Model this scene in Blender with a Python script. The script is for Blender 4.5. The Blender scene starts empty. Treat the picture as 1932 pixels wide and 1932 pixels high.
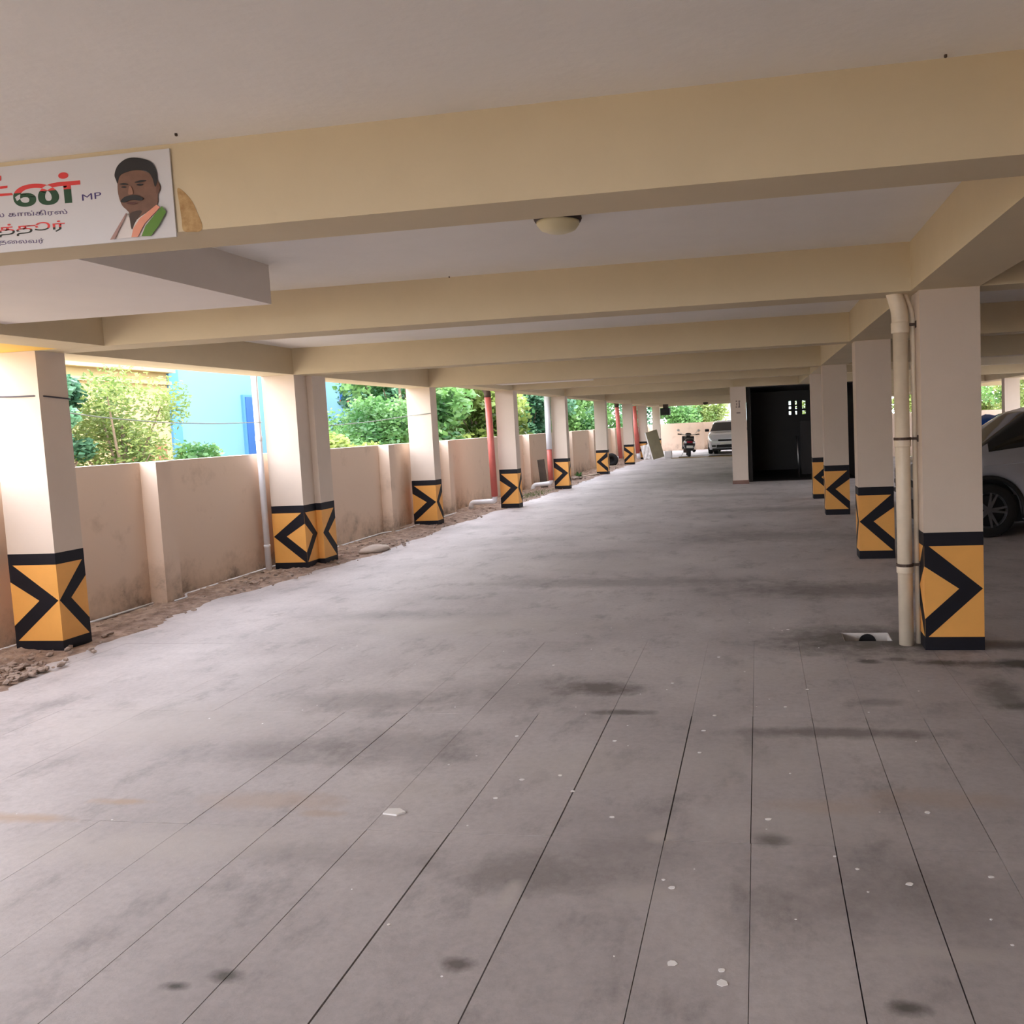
import bpy, bmesh, math, random
import numpy as np
from mathutils import Vector, Matrix
R = math.radians
random.seed(7)
rng = np.random.default_rng(5)
S = bpy.context.scene
COL = S.collection

# ------------------------------------------------------------------ camera
F, YAW, PITCH, ROLL, PU, PV, CH = 1600.0, 0.16508938, -0.07701761, -0.0462249, 1168.7, 923.94, 1.6
cy, sy, cp, sp = math.cos(YAW), math.sin(YAW), math.cos(PITCH), math.sin(PITCH)
FW = Vector((-sy*cp, cy*cp, sp)); r0 = Vector((cy, sy, 0)); u0 = r0.cross(FW)
RT = r0*math.cos(ROLL) + u0*math.sin(ROLL); UP = -r0*math.sin(ROLL) + u0*math.cos(ROLL)
cd = bpy.data.cameras.new('camera'); cam = bpy.data.objects.new('camera', cd); COL.objects.link(cam)
M3 = Matrix((RT, UP, -FW)).transposed()
cam.matrix_world = Matrix.Translation((0, 0, CH)) @ M3.to_4x4()
cd.sensor_fit = 'HORIZONTAL'; cd.sensor_width = 36; cd.lens = F/1932*36
cd.shift_x = (966-PU)/1932; cd.shift_y = (PV-966)/1932; cd.clip_end = 500; cd.clip_start = .05
S.camera = cam

def on(u, v, x=None, y=None, z=None):
    """measured pixel of the photo -> point on a known plane of the building"""
    d = FW + RT*((u-PU)/F) - UP*((v-PV)/F); C = Vector((0, 0, CH))
    t = (x-C.x)/d.x if x is not None else (y-C.y)/d.y if y is not None else (z-C.z)/d.z
    return C + d*t

# ------------------------------------------------------------------ world / light
W = bpy.data.worlds.new('sky'); S.world = W; W.use_nodes = True
nt = W.node_tree; nt.nodes.clear()
wo = nt.nodes.new('ShaderNodeOutputWorld'); bg = nt.nodes.new('ShaderNodeBackground')
tc = nt.nodes.new('ShaderNodeTexCoord'); sx = nt.nodes.new('ShaderNodeSeparateXYZ'); rp = nt.nodes.new('ShaderNodeValToRGB')
nt.links.new(tc.outputs['Generated'], sx.inputs[0]); nt.links.new(sx.outputs['Z'], rp.inputs[0])
rp.color_ramp.elements[0].position = 0.0; rp.color_ramp.elements[0].color = (.945, .945, 1, 1)
rp.color_ramp.elements[1].position = .8; rp.color_ramp.elements[1].color = (.86, .88, 1, 1)
nt.links.new(rp.outputs[0], bg.inputs[0]); bg.inputs[1].default_value = 7.8
nt.links.new(bg.outputs[0], wo.inputs[0])
sd = bpy.data.lights.new('hazy_sun', 'SUN'); sun = bpy.data.objects.new('hazy_sun', sd); COL.objects.link(sun)
sd.energy = 3.5; sd.angle = R(25); sd.color = (1, .96, .9)
sun.rotation_euler = (R(12), R(4), 0)
S.view_settings.view_transform = 'Standard'; S.view_settings.look = 'None'; S.view_settings.gamma = 1
S.view_settings.use_curve_mapping = False; S.view_settings.exposure = 0.48
S.cycles.max_bounces = 10; S.cycles.diffuse_bounces = 8; S.cycles.caustics_reflective = False; S.cycles.caustics_refractive = False
S.cycles.use_denoising = True; S.cycles.sample_clamp_indirect = 8

# ------------------------------------------------------------------ materials
def srgb(r, g, b):
    f = lambda c: (c/255/12.92) if c/255 <= .04045 else ((c/255+.055)/1.055)**2.4
    return (f(r), f(g), f(b), 1)
def base(name):
    m = bpy.data.materials.new(name); m.use_nodes = True
    return m, m.node_tree, m.node_tree.nodes['Principled BSDF']
def mat(name, c, rough=.6, metal=0, spec=.5, var=0, scale=3, c2=None, bump=0, bscale=40, emit=None, trans=0, coat=0):
    m, t, b = base(name); N, K = t.nodes, t.links
    b.inputs['Roughness'].default_value = rough; b.inputs['Metallic'].default_value = metal
    b.inputs['Specular IOR Level'].default_value = spec; b.inputs['Base Color'].default_value = c
    b.inputs['Coat Weight'].default_value = coat
    if trans: b.inputs['Transmission Weight'].default_value = trans
    if var or c2:
        g = N.new('ShaderNodeNewGeometry'); n = N.new('ShaderNodeTexNoise'); n.inputs['Scale'].default_value = scale
        n.inputs['Detail'].default_value = 6; n.inputs['Roughness'].default_value = .65
        K.new(g.outputs['Position'], n.inputs['Vector'])
        r = N.new('ShaderNodeValToRGB'); K.new(n.outputs['Fac'], r.inputs[0])
        cc = c2 or tuple([x*(1-var) for x in c[:3]]+[1])
        r.color_ramp.elements[0].position = .35; r.color_ramp.elements[1].position = .68
        r.color_ramp.elements[0].color = cc; r.color_ramp.elements[1].color = c
        K.new(r.outputs[0], b.inputs['Base Color'])
    if bump:
        n2 = N.new('ShaderNodeTexNoise'); n2.inputs['Scale'].default_value = bscale; n2.inputs['Detail'].default_value = 4
        g2 = N.new('ShaderNodeNewGeometry'); K.new(g2.outputs['Position'], n2.inputs['Vector'])
        bp = N.new('ShaderNodeBump'); bp.inputs['Strength'].default_value = bump; bp.inputs['Distance'].default_value = .01
        K.new(n2.outputs['Fac'], bp.inputs['Height']); K.new(bp.outputs[0], b.inputs['Normal'])
    if emit:
        b.inputs['Emission Color'].default_value = c; b.inputs['Emission Strength'].default_value = emit
    return m
def leafmat(name, c, c2):
    m, t, b = base(name); N, K = t.nodes, t.links
    g = N.new('ShaderNodeNewGeometry'); n = N.new('ShaderNodeTexNoise'); n.inputs['Scale'].default_value = .9
    n.inputs['Detail'].default_value = 8; K.new(g.outputs['Position'], n.inputs['Vector'])
    r = N.new('ShaderNodeValToRGB'); K.new(n.outputs['Fac'], r.inputs[0])
    r.color_ramp.elements[0].position = .38; r.color_ramp.elements[1].position = .62
    r.color_ramp.elements[0].color = c2; r.color_ramp.elements[1].color = c
    K.new(r.outputs[0], b.inputs['Base Color']); b.inputs['Roughness'].default_value = .5
    tr = N.new('ShaderNodeBsdfTranslucent'); K.new(r.outputs[0], tr.inputs[0])
    mx = N.new('ShaderNodeMixShader'); mx.inputs[0].default_value = .45
    K.new(b.outputs[0], mx.inputs[1]); K.new(tr.outputs[0], mx.inputs[2])
    K.new(mx.outputs[0], N['Material Output'].inputs[0])
    return m

M = {}
M['slab'] = mat('white_limewash', srgb(236, 233, 227), .9, var=.06, scale=1.2, bump=.15, bscale=30)
M['beam'] = mat('cream_paint', srgb(208, 193, 162), .8, var=.07, scale=1.5, bump=.12, bscale=25)
M['column'] = mat('pale_cream_paint', srgb(212, 197, 182), .75, var=.05, scale=2, bump=.1, bscale=25)
M['sunk'] = mat('grey_cream_paint', srgb(238, 232, 226), .85, var=.05, scale=1.2)
M['yellow'] = mat('ochre_yellow_paint', srgb(236, 172, 88), .55, var=.07, scale=5, bump=.1)
M['black'] = mat('blue_black_paint', srgb(20, 20, 30), .6, spec=.3, var=.3, scale=8)
M['fascia'] = mat('yellow_outside_paint', srgb(250, 205, 95), .7)
M['pvc'] = mat('ivory_plastic_pipe', srgb(226, 212, 190), .4, var=.12, scale=6)
M['whitepvc'] = mat('white_plastic_pipe', srgb(232, 234, 240), .35, var=.06, scale=6)
M['redpvc'] = mat('faded_red_pipe_paint', srgb(205, 108, 98), .45, var=.15, scale=5)
M['iron'] = mat('rusty_bracket_metal', srgb(80, 66, 58), .6, metal=.5)
M['dark'] = mat('very_dark_brown', srgb(26, 20, 20), .45, var=.3, scale=3)  # one very dark brown for the lobby walls and grille bars
M['brown'] = mat('brown_stone_skirting', srgb(122, 90, 78), .5, var=.2)
M['steel'] = mat('brushed_steel', srgb(190, 190, 190), .3, metal=1)
M['silver'] = mat('silver_car_paint', srgb(176, 178, 186), .3, metal=.45, coat=.6)
M['whitecar'] = mat('pale_silver_car_paint', srgb(222, 226, 234), .25, metal=.2, coat=.8)
M['glass'] = mat('tinted_car_glass', srgb(22, 24, 24), .05, spec=.8, coat=.3)
M['rubber'] = mat('black_tyre_rubber', srgb(20, 20, 21), .8)
M['trimblack'] = mat('black_plastic_trim', srgb(18, 19, 22), .55)
M['rim'] = mat('dark_alloy_metal', srgb(120, 122, 126), .35, metal=.8)
M['lampglass'] = mat('clear_headlamp_lens', srgb(225, 232, 240), .08, spec=.8, coat=1)
M['tail'] = mat('red_tail_lens', srgb(150, 20, 40), .15)
M['tarp'] = mat('blue_tarpaulin', srgb(15, 85, 190), .45, var=.4, scale=5, bump=.6, bscale=9)
M['scooter'] = mat('black_scooter_paint', srgb(28, 24, 30), .22, coat=.8)
M['seat'] = mat('black_seat_vinyl', srgb(30, 29, 31), .6)
M['mirror'] = mat('mirror_glass', srgb(245, 245, 245), .05, metal=1)
M['plate'] = mat('white_number_plate', srgb(225, 228, 222), .5)
M['dirt'] = mat('dry_brown_dirt', srgb(170, 148, 132), .95, c2=srgb(112, 92, 80), scale=7, bump=1, bscale=45)
M['ground'] = mat('outside_ground', srgb(190, 178, 160), .95, c2=srgb(140, 132, 112), scale=2)
M['stone'] = mat('rubble_stone', srgb(168, 150, 138), .9, var=.35, scale=20)
M['board'] = mat('olive_weathered_board', srgb(116, 108, 84), .8, var=.15, scale=4)
M['paper'] = mat('white_plastic', srgb(232, 230, 228), .5)
M['moss'] = mat('low_green_weeds', srgb(112, 138, 70), .8, c2=srgb(84, 92, 58), scale=9)
M['creamwall'] = mat('cream_yellow_plaster', srgb(168, 148, 104), .85, var=.05)
M['bluewall'] = mat('sky_blue_plaster', srgb(98, 142, 162), .85, var=.04, scale=.6)
M['bluedark'] = mat('deep_blue_shutter', srgb(38, 82, 140), .6)
M['bluetrim'] = mat('mid_blue_paint', srgb(66, 118, 158), .7)
M['red'] = mat('brick_red_paint', srgb(140, 78, 60), .8)
M['bark'] = mat('grey_brown_bark', srgb(120, 104, 86), .9, var=.3, scale=12)
M['lamp'] = mat('cream_lamp_diffuser', srgb(222, 212, 172), .35)
M['cable'] = mat('black_cable', srgb(60, 56, 66), .6)
M['greycable'] = mat('pale_grey_cable', srgb(150, 160, 150), .6)
M['leafA'] = leafmat('yellow_green_leaf', srgb(138, 150, 84), srgb(86, 112, 52))
M['leafB'] = leafmat('mid_green_leaf', srgb(120, 162, 92), srgb(52, 96, 48))
M['leafC'] = leafmat('blue_green_leaf', srgb(112, 158, 122), srgb(46, 90, 64))
M['leafD'] = leafmat('olive_leaf', srgb(152, 168, 90), srgb(82, 102, 44))

def wall_material():
    m, t, b = base('stained_cream_wall_paint'); N, K = t.nodes, t.links
    g = N.new('ShaderNodeNewGeometry'); s = N.new('ShaderNodeSeparateXYZ'); K.new(g.outputs['Position'], s.inputs[0])
    n = N.new('ShaderNodeTexNoise'); n.inputs['Scale'].default_value = 2.2; n.inputs['Detail'].default_value = 8; n.inputs['Roughness'].default_value = .7
    K.new(g.outputs['Position'], n.inputs['Vector'])
    h = N.new('ShaderNodeMapRange'); K.new(s.outputs['Z'], h.inputs[0]); h.inputs[1].default_value = 0; h.inputs[2].default_value = .5
    h.inputs[3].default_value = .16; h.inputs[4].default_value = -.12
    a = N.new('ShaderNodeMath'); a.operation = 'ADD'; K.new(n.outputs['Fac'], a.inputs[0]); K.new(h.outputs[0], a.inputs[1])
    r = N.new('ShaderNodeValToRGB'); K.new(a.outputs[0], r.inputs[0])
    e = r.color_ramp.elements; e[0].position = .45; e[0].color = srgb(224, 203, 184); e[1].position = .8; e[1].color = srgb(104, 92, 82)
    x = e.new(.6); x.color = srgb(206, 185, 166)
    K.new(r.outputs[0], b.inputs['Base Color']); b.inputs['Roughness'].default_value = .85
    return m
M['wall'] = wall_material()

def floor_material():
    m, t, b = base('worn_grey_concrete'); N, K = t.nodes, t.links
    g = N.new('ShaderNodeNewGeometry'); P = g.outputs['Position']
    def noise(sc, det=8, ro=.65, st=None):
        n = N.new('ShaderNodeTexNoise'); n.inputs['Scale'].default_value = sc; n.inputs['Detail'].default_value = det; n.inputs['Roughness'].default_value = ro
        if st:
            mp = N.new('ShaderNodeMapping'); mp.inputs['Scale'].default_value = st; K.new(P, mp.inputs[0]); K.new(mp.outputs[0], n.inputs['Vector'])
        else: K.new(P, n.inputs['Vector'])
        return n.outputs['Fac']
    def ramp(fac, *st):
        r = N.new('ShaderNodeValToRGB'); K.new(fac, r.inputs[0]); e = r.color_ramp.elements
        e[0].position, e[0].color = st[0]; e[1].position, e[1].color = st[-1]
        for p, c in st[1:-1]: q = e.new(p); q.color = c
        return r.outputs[0]
    def mix(kind, f, a, c):
        x = N.new('ShaderNodeMix'); x.data_type = 'RGBA'; x.blend_type = kind
        if isinstance(f, float): x.inputs[0].default_value = f
        else: K.new(f, x.inputs[0])
        K.new(a, x.inputs[6]) if not isinstance(a, tuple) else setattr(x.inputs[6], 'default_value', a)
        K.new(c, x.inputs[7]) if not isinstance(c, tuple) else setattr(x.inputs[7], 'default_value', c)
        return x.outputs[2]
    g1 = lambda v: (v, v, v, 1)
    c = ramp(noise(.7, 9, .6), (.3, srgb(168, 162, 162)), (.5, srgb(190, 184, 184)), (.7, srgb(206, 200, 199)))
    c = mix('MULTIPLY', .8, c, ramp(noise(3.5, 8, .7, (1, .6, 1)), (.33, g1(.62)), (.46, g1(.95)), (.6, g1(1.0))))
    c = mix('MULTIPLY', .7, c, ramp(noise(28, 5, .7), (.3, g1(.8)), (.6, g1(1.0))))
    at = N.new('ShaderNodeAttribute'); at.attribute_name = 'tone'
    c = mix('MULTIPLY', 1.0, c, at.outputs['Color'])
    # oil and water stains with a place of their own
    wob = noise(6, 6, .7)
    def stain(x, y, rx, ry, col, k, rot=0, soft=.35):
        nonlocal c
        mp = N.new('ShaderNodeMapping'); mp.vector_type = 'TEXTURE'; mp.inputs['Location'].default_value = (x, y, 0)
        mp.inputs['Rotation'].default_value = (0, 0, rot); mp.inputs['Scale'].default_value = (rx, ry, 1); K.new(P, mp.inputs[0])
        l = N.new('ShaderNodeVectorMath'); l.operation = 'LENGTH'; K.new(mp.outputs[0], l.inputs[0])
        a = N.new('ShaderNodeMath'); a.operation = 'MULTIPLY_ADD'; K.new(wob, a.inputs[0]); a.inputs[1].default_value = 2.2; K.new(l.outputs['Value'], a.inputs[2])
        r = N.new('ShaderNodeMapRange'); K.new(a.outputs[0], r.inputs[0]); r.inputs[1].default_value = 1.9-soft; r.inputs[2].default_value = 2.15+soft
        r.inputs[3].default_value = k; r.inputs[4].default_value = 0
        c = mix('MIX', r.outputs[0], c, col)
    D = srgb(84, 76, 72); D2 = srgb(70, 68, 62); L = srgb(190, 184, 180); SA = srgb(178, 158, 140)
    for a in ((-1.0, 4.97, .24, .13, D, .75), (-.8, 4.55, .16, .04, D2, .7), (.66, 5.55, .07, .05, D2, .8), (.83, 5.6, .08, .04, D2, .6),
              (1.1, 5.52, .13, .06, D2, .85), (1.55, 5.5, .3, .1, D2, .9), (.35, 4.28, .5, .07, D, .6), (.6, 4.75, .15, .06, D, .4),
              (.72, 6.1, .6, .38, D2, .75), (1.5, 5.95, .7, .12, D2, .6), (-.9, 2.85, .26, .12, D, .4), (-.55, 2.95, .25, .2, D, .25),
              (.05, 2.7, .22, .2, D, .25), (.45, 2.85, .35, .25, D, .25), (-2.4, 4.7, .5, .2, D, .35), (-1.9, 4.0, .5, .25, D, .3), (-2.45, 3.9, .4, .2, D, .3), (-1.5, 4.9, .5, .3, D, .25),
              (-2.9, 3.3, .14, .03, SA, .9), (-3.25, 3.12, .25, .04, SA, .9), (-2.2, 3.35, .3, .09, SA, .5), (-1.9, 3.25, .1, .03, SA, .6),
              (-2.6, 2.9, .45, .12, L, .6), (-3.0, 2.4, .3, .15, L, .5), (-1.76, 2.14, .04, .02, D2, .9), (-1.63, 2.2, .05, .03, D2, .8), (-.95, 2.32, .05, .03, D, .8),
              (0.0, 3.15, .06, .05, D2, .7), (.9, 7.9, 1.2, .35, D, .5), (-1.5, 8.4, 1.3, .25, D, .35), (.2, 11.5, 1.4, .5, D, .35), (-3.2, 7, .9, .2, D, .25), (.4, 15, 1.5, .4, D, .4), (-.5, 18, 1.5, .35, D, .3),
              (1.3, 4.9, .12, .3, D2, .6), (1.5, 4.7, .3, .05, D2, .6), (-.1, 3.9, .35, .25, L, .4), (-.9, 3.8, .3, .2, L, .45), (.15, 3.3, .4, .15, L, .3), (.5, 2.5, .22, .03, L, .6), (-.45, 2.75, .1, .05, L, .5), (-.9, 2.7, .03, .08, L, .8), (-.42, 3.15, .05, .04, L, .8), (-3.4, 4.3, .7, .35, L, .5), (-1.6, 3.5, .25, .1, L, .45), (-2.2, 3.0, .5, .12, L, .5), (0, 5.3, .6, .15, L, .3), (-2.5, 6.6, 1.2, .3, L, .5), (-2.0, 9.5, 1.2, .4, L, .4), (-1.6, 2.9, .4, .1, D, .2), (.7, 3.55, .3, .08, SA, .4), (.25, 3.45, .3, .06, SA, .35), (.35, 2.25, .05, .03, D2, .8)):
        stain(*a)
    K.new(c, b.inputs['Base Color'])
    rr = ramp(noise(1.6), (.3, g1(.55)), (.7, g1(.72))); K.new(rr, b.inputs['Roughness'])
    bp = N.new('ShaderNodeBump'); bp.inputs['Strength'].default_value = .25; bp.inputs['Distance'].default_value = .006
    K.new(noise(22, 8, .7), bp.inputs['Height']); K.new(bp.outputs[0], b.inputs['Normal'])
    return m
M['floor'] = floor_material()

# ------------------------------------------------------------------ mesh helpers
def link(name, me, parent=None, m=None):
    o = bpy.data.objects.new(name, me); COL.objects.link(o)
    if m is not None: me.materials.append(M[m] if isinstance(m, str) else m)
    if parent is not None: o.parent = parent
    return o
def obj(name, bm, m, parent=None, smooth=False):
    bmesh.ops.recalc_face_normals(bm, faces=bm.faces)
    me = bpy.data.meshes.new(name); bm.to_mesh(me); bm.free()
    if smooth: me.polygons.foreach_set('use_smooth', [True]*len(me.polygons))
    return link(name, me, parent, m)
def B(): return bmesh.new()
def box(bm, x0, x1, y0, y1, z0, z1, mi=0):
    v = [bm.verts.new(p) for p in ((x0,y0,z0),(x1,y0,z0),(x1,y1,z0),(x0,y1,z0),(x0,y0,z1),(x1,y0,z1),(x1,y1,z1),(x0,y1,z1))]
    for f in ((0,3,2,1),(4,5,6,7),(0,1,5,4),(1,2,6,5),(2,3,7,6),(3,0,4,7)):
        q = bm.faces.new([v[i] for i in f]); q.material_index = mi
    return v
def bbox(bm, *a, bev=.01, seg=2):
    t = B(); box(t, *a); bmesh.ops.bevel(t, geom=t.edges[:], offset=bev, segments=seg, affect='EDGES', profile=.6)
    merge(bm, t)
def merge(bm, t, mat4=None):
    if mat4 is not None: bmesh.ops.transform(t, matrix=mat4, verts=t.verts)
    me = bpy.data.meshes.new('tmp'); t.to_mesh(me); t.free(); bm.from_mesh(me); bpy.data.meshes.remove(me)
def tube(bm, pts, r, seg=16, cap=True):
    pts = [Vector(p) for p in pts]; rings = []; n = len(pts)
    rad = r if isinstance(r, (list, tuple)) else [r]*n
    ref = Vector((0, 0, 1)) if abs((pts[1]-pts[0]).normalized().z) < .9 else Vector((1, 0, 0))
    a = None
    for i, p in enumerate(pts):
        d = (pts[min(i+1, n-1)]-pts[max(i-1, 0)]).normalized()
        a = (ref if a is None else a) ; a = (a-d*a.dot(d)).normalized(); b = d.cross(a)
        rings.append([bm.verts.new(p+(a*math.cos(t)+b*math.sin(t))*rad[i]) for t in [2*math.pi*k/seg for k in range(seg)]])
    for i in range(n-1):
        for k in range(seg):
            bm.faces.new((rings[i][k], rings[i][(k+1)%seg], rings[i+1][(k+1)%seg], rings[i+1][k]))
    if cap: bm.faces.new(rings[0][::-1]); bm.faces.new(rings[-1])
def bend(pts, rad=.08, n=6):
    """round the corners of a polyline"""
    P = [Vector(p) for p in pts]; out = [P[0]]
    for i in range(1, len(P)-1):
        a, b, c = P[i-1], P[i], P[i+1]; u = (a-b); w = (c-b); q = min(rad, u.length*.49, w.length*.49)
        s, e = b+u.normalized()*q, b+w.normalized()*q
        for k in range(n+1):
            t = k/n; out.append(s*(1-t)**2+b*2*t*(1-t)+e*t*t)
    return out+[P[-1]]
def prism(bm, poly, d, o=Vector((0,0,0)), ax=Vector((1,0,0)), ay=Vector((0,0,1))):
    """polygon (a,b) in plane o+a*ax+b*ay pushed d along ax x ay"""
    n = ax.cross(ay).normalized()*d
    a = [bm.verts.new(o+ax*p[0]+ay*p[1]) for p in poly]; b = [bm.verts.new(o+ax*p[0]+ay*p[1]+n) for p in poly]
    bm.faces.new(a); bm.faces.new(b[::-1]); k = len(poly)
    for i in range(k): bm.faces.new((a[i], a[(i+1)%k], b[(i+1)%k], b[i]))
def lathe(bm, prof, c, axis='z', seg=28, cap=True):
    rings = []
    for r, h in prof:
        ring = []
        for k in range(seg):
            t = 2*math.pi*k/seg; a, b = r*math.cos(t), r*math.sin(t)
            p = (c[0]+a, c[1]+b, c[2]+h) if axis == 'z' else (c[0]+a, c[1]+h, c[2]+b)
            ring.append(bm.verts.new(p))
        rings.append(ring)
    for i in range(len(rings)-1):
        for k in range(seg): bm.faces.new((rings[i][k], rings[i][(k+1)%seg], rings[i+1][(k+1)%seg], rings[i+1][k]))
    if cap: bm.faces.new(rings[0][::-1]); bm.faces.new(rings[-1])
def empty(name, loc=(0,0,0), rz=0):
    o = bpy.data.objects.new(name, None); COL.objects.link(o); o.location = loc; o.rotation_euler = (0,0,rz); o.empty_display_size = .1
    return o
def tag(o, label, cat, group=None, kind=None):
    o['label'] = label; o['category'] = cat
    if group: o['group'] = group
    if kind: o['kind'] = kind
    return o
def struct(name, bm, m, parent=None):
    o = obj(name, bm, m, parent)
    if parent is None: o['kind'] = 'structure'
    return o
def copy_tree(o, parent=None):
    c = o.copy(); COL.objects.link(c); c.parent = parent
    for ch in list(o.children): copy_tree(ch, c)
    return c

# ------------------------------------------------------------------ levels and grid
YS = [5.826, 9.551, 13.852, 16.617, 21.272, 27.081, 32.894, 37.224, 42.4]
HB, SL, TOP = 2.376, 2.69, 2.86            # beam underside, slab underside, slab top
XL, XM, XR = -5.51, -4.851, 1.057
BD = .285                                   # beam and column depth

# ------------------------------------------------------------------ floor
jx = [-6.0, -5.55, -5.15, -4.72, -4.30, -3.72, -3.28, -2.857, -2.435, -2.046, -1.63, -1.272, -.856, -.408, -.079, .23, .508, .80, 1.1, 1.42, 1.75, 2.1, 2.5, 3.0, 3.5, 4, 4.6, 5.2, 6, 7, 8, 9.2]
jy = [-4.5, -3.3, -2.0, -.7, .6, 1.87, 3.12, 4.50, 6.06]
me = bpy.data.meshes.new('floor'); V, Fc, T = [], [], []
PIT = (.55, .88, 6.04, 6.30)
def cell(x0, x1, y0, y1, z, t):
    n = len(V); V.extend([(x0,y0,z),(x1,y0,z),(x1,y1,z),(x0,y1,z),(x0,y0,-.05),(x1,y0,-.05),(x1,y1,-.05),(x0,y1,-.05)])
    for f in ((0,1,2,3),(0,4,5,1),(1,5,6,2),(2,6,7,3),(3,7,4,0)): Fc.append([n+i for i in f]); T.append(t)
for i in range(len(jx)-1):
    for j in range(len(jy)-1):
        near = jy[j] < 4.4
        gx = random.choice((.0014, .0022, .003)) if near and jx[i] > -2.6 and (i*7+j*5) % 4 else .0007
        gy = .0015 if j in (6, 5) and (i*5+j) % 3 else .0006
        tone = 1-random.random()*.05 if jx[i] > -1.7 else 1-random.random()*.025
        cell(jx[i]+gx, jx[i+1]-gx, jy[j]+gy, jy[j+1]-gy, -random.random()*.0015, tone)
far = [6.063, 13.85, 21.3, 30, 38.5, 50]
xs = [-6.0, -3, .0, 3.1, 6.2, 9.2]
for i in range(len(xs)-1):
    for j in range(len(far)-1):
        if i == 2 and j == 0:
            a, b, c, d = PIT
            cell(0, 3.1, 6.063+.24, 13.849, -.001, 1); cell(0, a, 6.0635, 6.303, -.001, 1); cell(b, 3.1, 6.0635, 6.303, -.001, 1)
        else:
            cell(xs[i], xs[i+1], far[j]+.001, far[j+1]-.001, -.001, 1-random.random()*.03)
me.from_pydata(V, [], Fc); at = me.color_attributes.new('tone', 'FLOAT_COLOR', 'CORNER')
cols = []
for f, t in zip(me.polygons, T): cols += [t, t, t, 1]*f.loop_total
at.data.foreach_set('color', cols)
fl = link('floor', me, None, 'floor'); fl['kind'] = 'structure'
bm = B(); box(bm, -60, -5.9, -30, 110, -.12, -.055); box(bm, -6, 30, 49.9, 110, -.12, -.01); box(bm, 9.1, 40, -30, 50, -.12, -.055); box(bm, -6, 9.2, -30, -4.5, -.12, -.01)
struct('ground_outside', bm, 'ground')
bm = B(); box(bm, -6, 9.2, -4.5, 50, -.4, -.3); struct('floor_subbase', bm, 'dirt')
# paint specks and chips lying on the slabs
bm = B()
sp_ = [(-.304,2.381,.017),(-.158,2.363,.012),(-.156,2.306,.02),(-.345,2.79,.014),(-.38,2.838,.008),(-1.119,3.635,.014),(-1.298,4.167,.014),(-.011,3.318,.014),(-.953,3.691,.013),(-.857,3.527,.011),(-.642,3.295,.012),(-.332,4.28,.012),(.097,4.659,.012),(.232,4.968,.012),(-.286,4.511,.012),(-.571,5.078,.012),(-.315,5.652,.012),(.223,3.044,.008),(.292,2.961,.008),(.455,2.877,.014),(.734,2.943,.01),(.615,3.418,.014),(.171,6.398,.014),(-1.414,5.461,.012),(-.332,3.99,.012),(-.77,4.122,.012),(-1.183,3.439,.012)]
for _ in range(70): sp_.append((random.uniform(-3.6, 1.2), random.uniform(2.1, 7.5), random.uniform(.003, .007)))
for x, y, r in sp_:
    k = random.randint(6, 9); ph = random.random()*6
    vs = [(x+r*random.uniform(.7, 1.1)*math.cos(ph+2*math.pi*i/k), y+.8*r*random.uniform(.7, 1.1)*math.sin(ph+2*math.pi*i/k)) for i in range(k)]
    prism(bm, vs, .0015, Vector((0,0,.0)), Vector((1,0,0)), Vector((0,1,0)))
o = obj('paint_specks', bm, mat('white_paint_drops', srgb(252, 252, 252), .4)); tag(o, 'small white paint drops spotted across the grey concrete floor', 'paint drops', kind='stuff')
# chip of plaster
p = on(745, 1533, z=0); bm = B(); prism(bm, [(-.045,-.02),(.02,-.03),(.05,0),(.01,.03),(-.04,.025)], .006, Vector((p.x,p.y,0)), Vector((1,0,0)), Vector((0,1,0)))
tag(obj('plaster_chip', bm, 'paper'), 'flat white chip of plaster lying alone in the middle foreground floor', 'debris')

# ------------------------------------------------------------------ ceiling
bm = B(); box(bm, -5.95, 9.2, -4.5, 46.6, SL, TOP); struct('ceiling', bm, 'slab')
bm = B()
def cross(y, x0, x1, d=BD): 
    b = B(); box(b, x0, x1, y, y+d, HB, SL+.02); return struct('ceiling_beam', b, 'beam')
cross(2.875, -4.9, 9.1, .265)
cross(-.6, -4.9, 9.1)
b = B(); box(b, -5.95, 9.1, 46.3, 46.6, 2.47, SL+.02); struct('ceiling_beam', b, 'beam')
for i, y in enumerate(YS): cross(y, (XL if i < 2 else XL-.42 if i == 2 else XM), 9.1, BD)
def along(x0, x1, y0, y1, m='beam'):
    b = B(); box(b, x0, x1, y0, y1, HB+.001, SL+.02); return struct('ceiling_beam', b, m)
along(-5.3, -4.9, -4.4, 5.825); 
bm = B(); box(bm, -5.95, -5.3, -4.4, 5.825, HB+.002, SL+.02); struct('trim_1', bm, 'fascia')
along(XL-.43, XL, 5.826, 13.851); along(XM-.38, XM, 14.14, 46.29)
along(1.006, 1.43, -4.4, 46.29); along(6.75, 7.15, -4.4, 46.29)
# lowered slab boxes under the bathrooms above
for (x0, x1, y0, y1, z) in ((-4.9, -2.98, 3.145, 4.97, 2.448), (-4.85, -3.05, 14.14, 15.9, 2.45), (-4.85, -2.1, 27.37, 29.4, 2.45)):
    b = B(); box(b, x0, x1, y0, y1, z, SL+.01); struct('ceiling_drop', b, 'sunk')

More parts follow.
